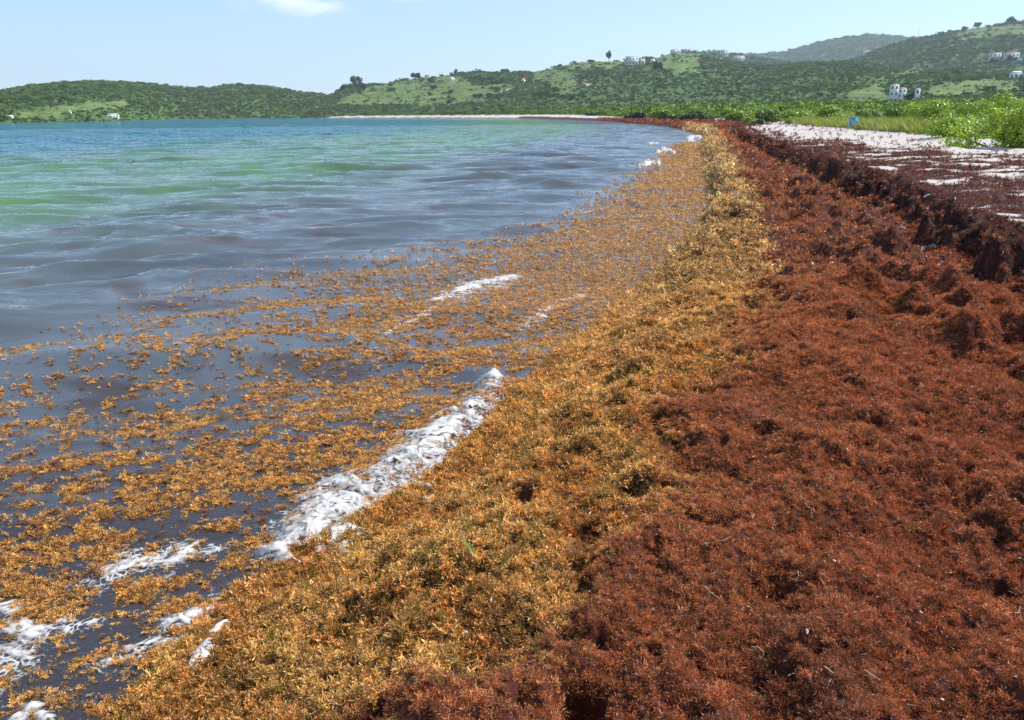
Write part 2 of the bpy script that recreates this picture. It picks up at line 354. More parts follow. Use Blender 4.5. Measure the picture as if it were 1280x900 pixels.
def water_mat():
    m, nt, out = mat('sea_water')
    wc = N(nt, 'ShaderNodeAttribute', attribute_name='wcol'); cl = N(nt, 'ShaderNodeAttribute', attribute_name='clear')
    fo = N(nt, 'ShaderNodeAttribute', attribute_name='foam'); rp = N(nt, 'ShaderNodeAttribute', attribute_name='rip')
    tc = N(nt, 'ShaderNodeTexCoord')
    mp = N(nt, 'ShaderNodeMapping'); mp.inputs['Scale'].default_value = (.65, 1.15, 1); mp.inputs['Rotation'].default_value = (0, 0, R(-12)); L(nt, tc.outputs['Object'], mp.inputs['Vector'])
    def no(s, d=3, ro=.5, src=None):
        n = N(nt, 'ShaderNodeTexNoise'); n.inputs['Scale'].default_value = s; n.inputs['Detail'].default_value = d; n.inputs['Roughness'].default_value = ro
        L(nt, src or mp.outputs[0], n.inputs['Vector']); return n.outputs['Fac']
    h1 = no(5.5, 5, .6); h2 = no(1.5, 4, .55); h3 = no(.42, 3, .5)
    near = N(nt, 'ShaderNodeBump'); near.inputs['Distance'].default_value = .018; L(nt, h1, near.inputs['Height'])
    b2 = N(nt, 'ShaderNodeBump'); b2.inputs['Distance'].default_value = .30; L(nt, h2, b2.inputs['Height']); L(nt, near.outputs[0], b2.inputs['Normal'])
    L(nt, rp.outputs['Fac'], b2.inputs['Strength'])
    b3 = N(nt, 'ShaderNodeBump'); b3.inputs['Distance'].default_value = 1.1; L(nt, h3, b3.inputs['Height']); L(nt, b2.outputs[0], b3.inputs['Normal'])
    L(nt, math_(nt, 'MULTIPLY', rp.outputs['Fac'], .9), b3.inputs['Strength'])
    dif = N(nt, 'ShaderNodeBsdfDiffuse')
    cvn = N(nt, 'ShaderNodeMapRange'); cvn.inputs['From Min'].default_value = .3; cvn.inputs['From Max'].default_value = .7; cvn.inputs['To Min'].default_value = .7; cvn.inputs['To Max'].default_value = 1.3
    L(nt, h3, cvn.inputs['Value'])
    mu = N(nt, 'ShaderNodeMix', data_type='RGBA', blend_type='MULTIPLY'); mu.inputs['Factor'].default_value = 1
    L(nt, wc.outputs['Color'], mu.inputs['A']); L(nt, cvn.outputs[0], mu.inputs['B'])
    L(nt, mu.outputs['Result'], dif.inputs['Color'])
    tr = N(nt, 'ShaderNodeBsdfTransparent'); tr.inputs['Color'].default_value = (.62, .44, .36, 1)
    body = N(nt, 'ShaderNodeMixShader'); L(nt, cl.outputs['Fac'], body.inputs[0]); L(nt, dif.outputs[0], body.inputs[1]); L(nt, tr.outputs[0], body.inputs[2])
    gl = N(nt, 'ShaderNodeBsdfGlossy'); gl.inputs['Roughness'].default_value = .035; L(nt, b3.outputs[0], gl.inputs['Normal'])
    fr = N(nt, 'ShaderNodeFresnel'); ior = N(nt, 'ShaderNodeMapRange'); ior.inputs['From Min'].default_value = .24; ior.inputs['From Max'].default_value = .75; ior.inputs['To Min'].default_value = 1.72; ior.inputs['To Max'].default_value = 1.25; L(nt, rp.outputs['Fac'], ior.inputs['Value']); L(nt, ior.outputs[0], fr.inputs['IOR']); L(nt, b3.outputs[0], fr.inputs['Normal'])
    w = N(nt, 'ShaderNodeMixShader'); L(nt, fr.outputs[0], w.inputs[0]); L(nt, body.outputs[0], w.inputs[1]); L(nt, gl.outputs[0], w.inputs[2])
    # thin lacy foam lying on the surface
    f1 = no(16, 6, .7, tc.outputs['Object'])
    vo = N(nt, 'ShaderNodeTexVoronoi'); vo.feature = 'DISTANCE_TO_EDGE'; vo.inputs['Scale'].default_value = 22
    dw = N(nt, 'ShaderNodeTexNoise'); dw.inputs['Scale'].default_value = 9; L(nt, tc.outputs['Object'], dw.inputs['Vector'])
    ad = N(nt, 'ShaderNodeVectorMath', operation='MULTIPLY_ADD'); L(nt, dw.outputs['Color'], ad.inputs[0]); ad.inputs[1].default_value = (.2, .2, .2); L(nt, tc.outputs['Object'], ad.inputs[2])
    L(nt, ad.outputs[0], vo.inputs['Vector'])
    lace = math_(nt, 'SUBTRACT', .45, math_(nt, 'MULTIPLY', vo.outputs['Distance'], 4.5))
    e = math_(nt, 'ADD', math_(nt, 'ADD', fo.outputs['Fac'], math_(nt, 'MULTIPLY', math_(nt, 'SUBTRACT', f1, .5), 2.2)), math_(nt, 'MULTIPLY', lace, .5))
    fm = N(nt, 'ShaderNodeMapRange'); fm.inputs['From Min'].default_value = .55; fm.inputs['From Max'].default_value = .95; fm.inputs['To Max'].default_value = .9; L(nt, e, fm.inputs['Value'])
    fd = N(nt, 'ShaderNodeBsdfDiffuse'); fd.inputs['Color'].default_value = (.52, .51, .50, 1)
    o = N(nt, 'ShaderNodeMixShader'); L(nt, fm.outputs[0], o.inputs[0]); L(nt, w.outputs[0], o.inputs[1]); L(nt, fd.outputs[0], o.inputs[2])
    L(nt, o.outputs[0], out.inputs['Surface']); return m
def foam_mat():
    m, nt, out = mat('sea_foam')
    tc = N(nt, 'ShaderNodeTexCoord')
    n1 = N(nt, 'ShaderNodeTexNoise'); n1.inputs['Scale'].default_value = 24; n1.inputs['Detail'].default_value = 6; n1.inputs['Roughness'].default_value = .6; L(nt, tc.outputs['Object'], n1.inputs['Vector'])
    n2 = N(nt, 'ShaderNodeTexNoise'); n2.inputs['Scale'].default_value = 9; n2.inputs['Detail'].default_value = 6; n2.inputs['Distortion'].default_value = 2.2; L(nt, tc.outputs['Object'], n2.inputs['Vector'])
    cr = N(nt, 'ShaderNodeMapRange'); cr.inputs['From Min'].default_value = .50; cr.inputs['From Max'].default_value = .68; L(nt, n2.outputs['Fac'], cr.inputs['Value'])
    mx = N(nt, 'ShaderNodeMix', data_type='RGBA'); mx.inputs['A'].default_value = (.56, .545, .53, 1); mx.inputs['B'].default_value = (.34, .27, .21, 1); L(nt, cr.outputs[0], mx.inputs['Factor'])
    b = N(nt, 'ShaderNodeBsdfPrincipled'); b.inputs['Roughness'].default_value = .35; b.inputs['Specular IOR Level'].default_value = .4
    L(nt, mx.outputs['Result'], b.inputs['Base Color'])
    bp = N(nt, 'ShaderNodeBump'); bp.inputs['Strength'].default_value = .8; bp.inputs['Distance'].default_value = .010; L(nt, n1.outputs['Fac'], bp.inputs['Height']); L(nt, bp.outputs[0], b.inputs['Normal'])
    a = N(nt, 'ShaderNodeAttribute', attribute_name='fm')
    e = math_(nt, 'ADD', a.outputs['Fac'], math_(nt, 'MULTIPLY', math_(nt, 'SUBTRACT', n1.outputs['Fac'], .5), 1.2))
    e = math_(nt, 'SUBTRACT', e, math_(nt, 'MULTIPLY', math_(nt, 'MAXIMUM', math_(nt, 'SUBTRACT', n2.outputs['Fac'], .52), 0.0), 4.5))
    r = N(nt, 'ShaderNodeMapRange'); r.inputs['From Min'].default_value = -.02; r.inputs['From Max'].default_value = .75; r.inputs['To Max'].default_value = .96; L(nt, e, r.inputs['Value'])
    t = N(nt, 'ShaderNodeBsdfTransparent'); o = N(nt, 'ShaderNodeMixShader'); L(nt, r.outputs[0], o.inputs[0]); L(nt, t.outputs[0], o.inputs[1]); L(nt, b.outputs[0], o.inputs[2])
    L(nt, o.outputs[0], out.inputs['Surface']); return m

# ------------------------------------------------------------------ object helpers
def tag(o, label=None, cat=None, group=None, kind=None):
    if label: o['label'] = label
    if cat: o['category'] = cat
    if group: o['group'] = group
    if kind: o['kind'] = kind
    return o
def np_mesh(name, v, quads, smooth=True, attrs=None):
    me = bpy.data.meshes.new(name)
    v = np.asarray(v, np.float32); q = np.asarray(quads, np.int32); k = q.shape[1]
    me.vertices.add(len(v)); me.vertices.foreach_set('co', v.ravel())
    me.loops.add(q.size); me.loops.foreach_set('vertex_index', q.ravel())
    me.polygons.add(len(q)); me.polygons.foreach_set('loop_start', np.arange(0, q.size, k, dtype=np.int32))
    me.polygons.foreach_set('loop_total', np.full(len(q), k, np.int32))
    if smooth: me.polygons.foreach_set('use_smooth', np.ones(len(q), bool))
    me.update(); me.validate()
    for n, (t, d) in (attrs or {}).items():
        a = me.attributes.new(n, t, 'POINT')
        a.data.foreach_set({'FLOAT': 'value', 'INT': 'value', 'FLOAT_VECTOR': 'vector', 'FLOAT_COLOR': 'color'}[t], np.ascontiguousarray(d).ravel())
    return me
def add(name, me, m=None, parent=None):
    o = bpy.data.objects.new(name, me); col.objects.link(o)
    if m and me: me.materials.append(m)
    if parent: o.parent = parent
    return o
def grid_quads(nr, nc, keep=None):
    i = np.arange(nr - 1)[:, None] * nc + np.arange(nc - 1)[None]
    q = np.stack([i, i + 1, i + nc + 1, i + nc], -1).reshape(-1, 4)
    return q[keep] if keep is not None else q
def rgba(c): return np.concatenate([c, np.ones(c.shape[:-1] + (1,))], -1).astype(np.float32)

# ------------------------------------------------------------------ hills
def hdir(px):
    d = _f[:]  # noqa
    return None
def crest(px, py, D):
    d = pix_dir(px, py); h = math.hypot(d.x, d.y)
    return d.x / h * D, d.y / h * D, CAM_H + d.z / h * D
def in_poly(px, py, poly):
    c = np.zeros(np.shape(px), bool); n = len(poly)
    for i in range(n):
        (x1, y1), (x2, y2) = poly[i], poly[(i + 1) % n]
        if y1 == y2: continue
        k = ((y1 > py) != (y2 > py)) & (px < (x2 - x1) * (py - y1) / (y2 - y1) + x1)
        c ^= k
    return c
GRASS = [  # meadows on the slopes, as outlines seen in the photograph (placed on the hills they lie on)
    [(418, 132), (430, 117), (452, 112), (480, 104), (520, 97), (575, 95), (590, 104), (590, 128), (560, 131), (480, 131)],
    [(590, 108), (640, 104), (636, 113), (620, 118), (606, 128), (590, 128)],
    [(684, 98), (700, 88), (724, 90), (728, 100), (716, 118), (690, 116)],
    [(700, 82), (724, 76), (784, 74), (775, 86), (745, 86), (715, 88)],
    [(664, 90), (690, 82), (700, 90), (684, 104), (668, 102)],
    [(818, 70), (850, 66), (878, 69), (872, 90), (840, 91), (822, 84)],
    [(1054, 122), (1070, 112), (1100, 106), (1112, 124), (1100, 131), (1056, 131)],
    [(1150, 118), (1170, 106), (1210, 100), (1270, 100), (1275, 112), (1200, 122)],
    [(1110, 92), (1150, 84), (1155, 92), (1120, 98)],
    [(20, 142), (70, 132), (120, 128), (158, 126), (160, 133), (120, 138), (80, 143), (60, 148), (20, 148)],
    [(1190, 40), (1230, 33), (1290, 29), (1290, 44), (1240, 44), (1200, 50)],
]
def grassiness(px, py):
    w = np.zeros(np.shape(px)); wx = px + 11 * fbm(px / 14, py / 7, 4, 60, .7); wy = py + 6 * fbm(px / 14, py / 7, 4, 64, .7)
    for p in GRASS: w = np.maximum(w, in_poly(wx, wy, p).astype(float))
    return w
HILLS = [
    ('headland', [(-400, 128), (-150, 122), (-60, 118), (0, 113), (20, 108), (40, 104.5), (70, 102), (110, 100.5), (150, 101), (190, 103), (215, 107), (240, 108.5), (262, 108), (285, 104.5), (320, 105), (345, 108), (375, 114), (400, 116), (425, 121), (470, 133)],
     [(-400, 380), (0, 400), (100, 450), (220, 725), (480, 800)], [(-400, 750), (0, 850), (220, 1130), (480, 1200)]),
    ('hillside', [(360, 140), (400, 124), (420, 114), (432, 107), (445, 104), (470, 104), (500, 98.5), (540, 94), (580, 90), (620, 89.5), (650, 88.5), (664, 88), (690, 83), (718, 76.5), (734, 74.5), (765, 74.5), (783, 75), (801, 73), (821, 71), (845, 67), (870, 68), (890, 72), (930, 79), (959, 81), (1019, 76), (1063, 76), (1100, 80), (1150, 86), (1220, 90), (1300, 88), (1500, 84), (1700, 80)],
     [(360, 800), (550, 760), (700, 560), (900, 430), (1100, 350), (1300, 330), (1700, 330)], [(360, 1150), (700, 1150), (860, 1250), (1060, 1050), (1300, 850), (1700, 800)]),
    ('ridge', [(760, 85), (783, 72), (801, 69.5), (821, 70), (840, 64), (858, 62), (880, 63), (896, 61), (912, 64), (930, 67), (960, 72), (1000, 78), (1040, 90)],
     [(760, 1300), (1040, 1300)], [(760, 1900), (1040, 1900)]),
    ('far_hill', [(880, 74), (918, 66), (950, 65), (974, 64), (998, 58), (1033, 49), (1063, 43.5), (1085, 41.5), (1102, 41), (1125, 43), (1137, 45.5), (1160, 45), (1200, 48), (1300, 55), (1400, 60)],
     [(880, 2300), (1400, 2300)], [(880, 3300), (1400, 3300)]),
    ('high_hill', [(1030, 86), (1050, 79), (1078, 69.5), (1100, 60), (1131, 50), (1150, 45.5), (1161, 44), (1180, 39.5), (1205, 35), (1220, 32), (1236, 30), (1264, 26), (1280, 25.5), (1350, 20), (1450, 16), (1600, 24), (1700, 30)],
     [(1030, 900), (1700, 700)], [(1030, 1700), (1280, 1650), (1700, 1500)]),
]
M_hill = hill_mat()
hill_pts = []        # candidate tree sites: pos, px, py, layer
bvh_src = []
for hi, (nm, sil, ft, cr) in enumerate(HILLS):
    sx = np.array([q[0] for q in sil], float); sy = np.array([q[1] for q in sil], float)
    pxs = np.arange(sx[0], sx[-1] + .1, 4.0); pys = np.interp(pxs, sx, sy)
    F = np.interp(pxs, [q[0] for q in ft], [q[1] for q in ft]); D = np.interp(pxs, [q[0] for q in cr], [q[1] for q in cr])
    C3 = np.array([crest(a, b, d) for a, b, d in zip(pxs, pys, D)])
    ux = C3[:, 0] / D; uy = C3[:, 1] / D
    T = np.concatenate([np.linspace(-.12, 1, 70), np.linspace(1.03, 1.7, 14)])
    rr = F[None] + (D - F)[None] * T[:, None]
    X = ux[None] * rr; Y = uy[None] * rr
    t = np.clip(T, 0, 1)[:, None]
    prof = .3 * t * t * (3 - 2 * t) + .7 * t
    after = np.clip(T - 1, 0, 1)[:, None]
    base = 4.0
    Hc = C3[:, 2][None]
    tree_h = D[None] * 2.2 / 1000                     # crowns stand above the soil line
    Z = base + (Hc - tree_h - base) * (prof - after * 1.1)
    Z = Z + (Hc - base) * (t * (1 - t)) * .38 * fbm(X / 130, Y / 130, 4, 100 + hi * 7)
    Z = np.where(T[:, None] < 0, 4.0 - 40 * -np.minimum(T, 0)[:, None], Z)
    if nm == 'headland': Z = np.where(T[:, None] < 0, 1.5 - 40 * -np.minimum(T, 0)[:, None], Z - 2.5 * (1 - t) ** 6)
    px_, py_ = proj(X, Y, Z)
    g = grassiness(px_, py_)
    forest = np.array([.068, .112, .036]); meadow = np.array([.108, .155, .046])
    c = forest[None, None] * (1 - g[..., None]) + meadow[None, None] * g[..., None]
    me = np_mesh(nm, np.stack([X, Y, Z], -1).reshape(-1, 3), grid_quads(len(T), len(pxs)), True, {'gcol': ('FLOAT_COLOR', rgba(c))})
    o = add(nm, me, M_hill); tag(o, kind='structure')
    bvh_src.append(o)
    nt_ = {'headland': 16000, 'hillside': 36000, 'ridge': 4000, 'far_hill': 13000, 'high_hill': 21000}[nm]
    a = rng.random(nt_) * (len(pxs) - 1.001); b = rng.random(nt_) ** .85 * 73
    ia = a.astype(int); ib = b.astype(int); fa = a - ia; fb = b - ib
    def bl(Q): return (Q[ib, ia] * (1 - fa) + Q[ib, ia + 1] * fa) * (1 - fb) + (Q[ib + 1, ia] * (1 - fa) + Q[ib + 1, ia + 1] * fa) * fb
    hill_pts.append(np.stack([bl(X), bl(Y), bl(Z), np.full(nt_, hi)], -1))
hill_pts = np.concatenate(hill_pts)

# ------------------------------------------------------------------ beach and sea bed: one sheet
def polar(r0, stops, th0, th1, nth):
    r = [r0]
    for r1, k in stops:
        while r[-1] < r1: r.append(r[-1] * (1 + k))
    r = np.array(r); th = np.linspace(R(th0), R(th1), nth)
    RR, TT = np.meshgrid(r, th, indexing='ij')
    return RR * np.sin(TT), RR * np.cos(TT), len(r), nth
X, Y, nr, nc = polar(.8, [(130, .0062), (6000, .03)], -62, 64, 370)
Zn = zone(X, Y)
Z = land_height(X, Y, Zn)
far_sea = (Zn['dA'] < 0)
Z = np.where(Zn['r'] > 900, np.where(far_sea, -5, 3.0), Z)
dA, dC, dE, dB = Zn['dA'], Zn['dC'], Zn['dE'], Zn['dB']
def sand_field(x, y, dC, dE):
    s = np.clip(dC, 0, None) / (np.clip(dC, 0, None) + np.clip(-dE, 0, None) + .01)
    sk = x * .9 - y * .35
    n = fbm(x / 2.2 + y * .12, y / 1.1, 4, 120, .6)
    return sst(dC, .3, 1.1) * (.24 + s ** .9 * .62 + n * (1.9 - .9 * sst(dE, -7, -2)) + .30 * sst(dE, -8, -3))
sf = np.clip(sand_field(X, Y, dC, dE), 0, 1.3)
sf = np.where(dE > 0, np.clip(.62 - dE * .35 + .5 * fbm(X / .8, Y / .8, 3, 130), 0, 1), sf)
sf = np.where(dC < .2, 0, sf)
# small windows of bare sand under the ledge
sf = np.maximum(sf, .95 * (fbm(X / .45, Y / .45, 3, 140) > .24) * np.exp(-((dC + .25) / .25) ** 2) * sst(Y, 5, 8) * (1 - sst(Y, 14, 22)))
sf = np.where(Zn['dA'] > 4, np.maximum(sf, sst(Zn['r'], 100, 150) * (1 - sst(dE, 0, 2)) * sst(dC, -2, 1) * .9), sf)
sf = np.where((Zn['dA'] > 0) & (Zn['dA'] < 12) & (X < 5) & (Y > 300), .9, sf)
red = np.array([.075, .018, .010]); gold = np.array([.07, .028, .009]); old = np.array([.045, .017, .014]); green = np.array([.09, .14, .03]); bed = np.array([.05, .028, .020])
wB = sst(dB, -.1, .2)[..., None]; wC = sst(dC, -.1, .3)[..., None]; wE = sst(dE, -.3, .5)[..., None]
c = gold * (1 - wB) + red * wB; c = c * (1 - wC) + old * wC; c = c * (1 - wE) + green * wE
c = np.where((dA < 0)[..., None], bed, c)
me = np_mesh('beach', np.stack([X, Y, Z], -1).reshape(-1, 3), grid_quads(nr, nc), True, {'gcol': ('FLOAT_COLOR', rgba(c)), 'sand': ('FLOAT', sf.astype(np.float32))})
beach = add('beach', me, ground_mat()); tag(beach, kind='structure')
bvh_src.append(beach)
beach_tree = BVHTree.FromPolygons([v.co[:] for v in me.vertices], [p.vertices[:] for p in me.polygons])
hill_trees = [BVHTree.FromPolygons([v.co[:] for v in o.data.vertices], [p.vertices[:] for p in o.data.polygons]) for o in bvh_src[:-1]]
camv = Vector((0, 0, CAM_H))
def hit(px, py, trees):
    best = None
    for t in trees:
        q = t.ray_cast(camv, pix_dir(px, py))
        if q[0] is not None and (best is None or q[3] < best[1]): best = (q[0], q[3], q[1])
    return best

# ------------------------------------------------------------------ water
X, Y, nr, nc = polar(.8, [(160, .0062), (6000, .03)], -66, 60, 372)
dA = dA_(X, Y); rr = np.hypot(X, Y)
Z = sea(X, Y, dA); Z = np.where(rr > 300, .004, Z)
off = -dA
dF = sdist(X, Y, Fl)
deep = np.array([.005, .100, .130]); green = np.array([.070, .150, .062]); turb = np.array([.066, .078, .086]); brown = np.array([.062, .048, .050])
w1 = sst(off + 3 * fbm(X / 9, Y / 9, 3, 150), 7, 17)[..., None]; w2 = sst(off + 8 * fbm(X / 30, Y / 30, 3, 155), 22, 50)[..., None]
c = turb * (1 - w1) + green * w1
c = c * (1 - w2) + deep * w2
inF = sst(dF, -.3, 1.2)[..., None] * (off < 12)[..., None]
nb = inF * (1 - .75 * sst(rr, 4, 8.5)[..., None])
c = c * (1 - nb) + brown * nb
ml = inF * sst(rr, 4.5, 7.5)[..., None] * (1 - sst(rr, 25, 60)[..., None]); c = c * (1 - ml) + np.array([.098, .118, .145]) * ml  # light blue of the sky's reflection mixed into the calm water's body colour
# drifts of sunken weed darken the shallows
dr = sst(fbm(X / 1.8 + Y * .1, Y / .7, 3, 160), .12, .42)[..., None] * (1 - w1) * .8
c = c * (1 - dr) + np.array([.060, .036, .026]) * dr
clear = (.5 * nb[..., 0]) * (1 - sst(off, 5, 9))
fo = np.full(X.shape, -1.0)
for pts, hw, hh in FOAM:
    m = ribbon(X, Y, pts, [w * 2.6 for w in hw]); fo = np.maximum(fo, np.clip(m * 1.1 - .22, -1, .72))
streak = fbm(X / .35 + Y * .4, Y / .8, 4, 170)
fo = np.maximum(fo, np.where((dF > .3) & (off > 0), streak * 1.5 - .52 + .35 * sst(off, 1.5, .1), -1))
fo = np.maximum(fo, np.where((Y > 20), .75 - np.abs(off - .1 - Y * .0015) / (.12 + Y * .004), -1))
rip = np.clip(.10 + .16 * sst(off, 1.5, 14) + .55 * sst(rr, 18, 120), 0, 1)
me = np_mesh('sea', np.stack([X, Y, Z], -1).reshape(-1, 3), grid_quads(nr, nc), True,
             {'wcol': ('FLOAT_COLOR', rgba(c)), 'clear': ('FLOAT', clear.astype(np.float32)), 'foam': ('FLOAT', fo.astype(np.float32)), 'rip': ('FLOAT', rip.astype(np.float32))})
water = add('sea', me, water_mat()); tag(water, kind='structure')

# ------------------------------------------------------------------ foam with body
M_foam = foam_mat()
FOAM = [(a_, [w_ * (1.0 if c_ == .042 else 1.3) for w_ in b_], c_) for a_, b_, c_ in FOAM]
FOAM_LABELS = ['thick white foam of the small breaker running onto the golden weed', 'flat patch of white foam on the dark water left of the breaker', 'long white foam streak at the left edge among the floating weed',
               'small foam tongue at the left edge above the long streak', 'foam rim pushed against the golden weed bank near the bottom', 'curl of foam hanging down from the rim at the weed bank',
               'faint foam smear lying below the flat foam patch', 'scrap of foam in the bottom left corner', 'splash of foam on the weedy wave in mid water', 'thin broken foam line nearest the weed bank in mid water',
               'thin foam trail leading up to the mid-water splash', 'white wave crest nearest the camera of the three far breakers', 'white wave crest in the middle of the three far breakers', 'small low whitecap left behind the middle far breaker',
               'white wave crest breaking on the tip of the far weed bank', 'fleck of foam on the small pointed wave', 'lone whitecap out on the open green water']
for (pts, hw, hh), lab in zip(FOAM, FOAM_LABELS):
    mw = max(hw); xs = [p[0] for p in pts]; ys = [p[1] for p in pts]
    st = max(.007, math.hypot(np.mean(xs), np.mean(ys)) * .0016)
    gx = np.arange(min(xs) - mw * 2, max(xs) + mw * 2, st); gy = np.arange(min(ys) - mw * 2, max(ys) + mw * 2, st)
    GX, GY = np.meshgrid(gx, gy)
    s = 1 / max(1, mw / .14)
    rb = np.clip(ribbon(GX, GY, pts, [w_ * 1.55 for w_ in hw]), -1, 1)
    wx_ = GX + .11 / s * fbm(GX / .2 * s, GY / .2 * s, 3, 181); wy_ = GY + .11 / s * fbm(GX / .2 * s, GY / .2 * s, 3, 182)
    m = rb * 1.2 + .55 * fbm(wx_ / .30 * s, wy_ / .22 * s, 2, 183) + (1.35 if hh > .012 else 1.9) * fbm(wx_ / .15 * s, wy_ / .085 * s, 5, 180, .62) - (.50 if hh > .012 else .72)
    mm = np.clip(m, 0, 1)
    GZ = sea(GX, GY) + hh * sst(mm, 0, 1) * (.8 + .45 * np.abs(fbm(wx_ / .12 * s, wy_ / .12 * s, 3, 185, .45))) - .012 * (m < .03) + .003
    keep = (m > -.12).ravel()
    q = grid_quads(len(gy), len(gx)); q = q[keep[q].all(1)]
    if len(q) == 0: continue
    used = np.unique(q); mp_ = np.full(keep.size, -1); mp_[used] = np.arange(len(used))
    me = np_mesh('foam', np.stack([GX, GY, GZ], -1).reshape(-1, 3)[used], mp_[q], True, {'fm': ('FLOAT', m.ravel()[used].astype(np.float32))})
    o = add('foam', me, M_foam); tag(o, lab, 'foam', kind='stuff')

# ------------------------------------------------------------------ scatter machinery (weed, scrub: nothing anyone could count)
def proto(name, v, f, shade, m):
    k = len(f[0]); me = np_mesh(name, v, f, False, {'shade': ('FLOAT_COLOR', rgba(np.repeat(np.asarray(shade)[:, None], 3, 1)))})
    me.materials.append(m); return bpy.data.objects.new(name, me)      # never linked: only its mesh is used
def scatter(name, pos, rot, scl, colr, protos, label, cat=None, pick=None):
    n = len(pos); me = bpy.data.meshes.new(name); me.vertices.add(n); me.vertices.foreach_set('co', np.asarray(pos, np.float32).ravel())
    def at(nm, t, key, d): a = me.attributes.new(nm, t, 'POINT'); a.data.foreach_set(key, np.ascontiguousarray(d).ravel())
    at('rot', 'FLOAT_VECTOR', 'vector', np.asarray(rot, np.float32)); at('scl', 'FLOAT_VECTOR', 'vector', np.asarray(scl, np.float32))
    at('pick', 'INT', 'value', (rng.integers(0, len(protos), n) if pick is None else pick).astype(np.int32)); at('col', 'FLOAT_COLOR', 'color', rgba(np.clip(colr, 0, 1)))
    o = add(name, me)
    for p in protos: me.materials.append(p.data.materials[0]); break
    ng = bpy.data.node_groups.new(name, 'GeometryNodeTree')
    ng.interface.new_socket('Geometry', in_out='INPUT', socket_type='NodeSocketGeometry'); ng.interface.new_socket('Geometry', in_out='OUTPUT', socket_type='NodeSocketGeometry')
    gi = ng.nodes.new('NodeGroupInput'); go = ng.nodes.new('NodeGroupOutput'); jn = ng.nodes.new('GeometryNodeJoinGeometry')
    for p in protos:
        oi = ng.nodes.new('GeometryNodeObjectInfo'); oi.inputs['Object'].default_value = p
        g2 = ng.nodes.new('GeometryNodeGeometryToInstance'); L(ng, oi.outputs['Geometry'], g2.inputs[0]); L(ng, g2.outputs[0], jn.inputs[0])
    ip = ng.nodes.new('GeometryNodeInstanceOnPoints'); L(ng, gi.outputs[0], ip.inputs['Points']); L(ng, jn.outputs[0], ip.inputs['Instance'])
    ip.inputs['Pick Instance'].default_value = True
    for nm, dt, so in (('rot', 'FLOAT_VECTOR', 'Rotation'), ('scl', 'FLOAT_VECTOR', 'Scale'), ('pick', 'INT', 'Instance Index')):
        na = ng.nodes.new('GeometryNodeInputNamedAttribute'); na.data_type = dt; na.inputs['Name'].default_value = nm
        s = [q for q in na.outputs if q.enabled and q.name == 'Attribute'][0]; L(ng, s, ip.inputs[so])
    L(ng, ip.outputs[0], go.inputs[0])
    md = o.modifiers.new('scatter', 'NODES'); md.node_group = ng
    tag(o, label, cat, kind='stuff'); return o

def leaf_tuft(seed, n, lw, ll, up, curl=.25, bladders=0, m=None, name='tuft'):
    """a sprig: narrow folded leaves on short branching stems, unit radius"""
    g = np.random.default_rng(seed); V = []; Fq = []; S = []
    nb = 7; stems = []
    for b in range(nb):
        az = g.random() * 6.283; el = g.uniform(.1, 1.2) * up
        stems.append((np.array([math.cos(az) * math.cos(el), math.sin(az) * math.cos(el), math.sin(el)]), g.uniform(.55, 1.0)))
    for i in range(n):
        d, ln = stems[i % nb]; s = g.uniform(.1, 1.0); base = d * s * ln * .75 + g.normal(0, .07, 3)
        q = d * .5 + g.normal(0, .75, 3); q[2] += .25 * up; q /= np.linalg.norm(q)
        side = np.cross(q, g.normal(0, 1, 3)); side /= np.linalg.norm(side) + 1e-6; nrm = np.cross(q, side)
        l = ll * g.uniform(.6, 1.25); w = lw * g.uniform(.7, 1.2); cu = nrm * curl * l * g.uniform(-1, 1)
        k = len(V)
        V += [base, base + q * l * .5 + side * w + cu * .5, base + q * l + cu, base + q * l * .5 - side * w + cu * .5]
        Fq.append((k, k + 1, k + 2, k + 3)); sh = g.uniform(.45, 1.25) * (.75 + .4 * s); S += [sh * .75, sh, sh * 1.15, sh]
    for i in range(bladders):
        d, ln = stems[g.integers(nb)]; c0 = d * g.uniform(.4, 1) * ln * .8 + g.normal(0, .1, 3); r = .055 * g.uniform(.8, 1.3); k = len(V)
        for a in ((1, 0, 0), (0, 1, 0), (-1, 0, 0), (0, -1, 0), (0, 0, 1), (0, 0, -1)): V.append(c0 + np.array(a) * r); S.append(1.35)
        for a, b in ((0, 1), (1, 2), (2, 3), (3, 0)):
            Fq.append((k + a, k + b, k + 4, k + 4)); Fq.append((k + b, k + a, k + 5, k + 5))
    V = np.array(V); tri = []
    for q in Fq:
        if q[2] == q[3]: tri.append(q[:3])
        else: tri.append((q[0], q[1], q[2])); tri.append((q[0], q[2], q[3]))
    return proto(name, V, np.array(tri), np.array(S), m or M_weed)
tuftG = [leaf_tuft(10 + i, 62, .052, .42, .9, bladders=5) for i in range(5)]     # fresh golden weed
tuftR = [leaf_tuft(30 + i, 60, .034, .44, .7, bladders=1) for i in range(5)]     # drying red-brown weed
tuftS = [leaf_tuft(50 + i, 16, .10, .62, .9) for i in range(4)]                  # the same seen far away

def sample_polar(n, r0, r1, th0, th1, uniform_area=False):
    u = rng.random(n)
    r = np.sqrt(r0 * r0 + u * (r1 * r1 - r0 * r0)) if uniform_area else r0 * (r1 / r0) ** u
    th = R(th0) + rng.random(n) * R(th1 - th0)
    return r * np.sin(th), r * np.cos(th), r
def rotn(n, tilt): return np.stack([rng.normal(0, tilt, n), rng.normal(0, tilt, n), rng.random(n) * 6.283], -1)

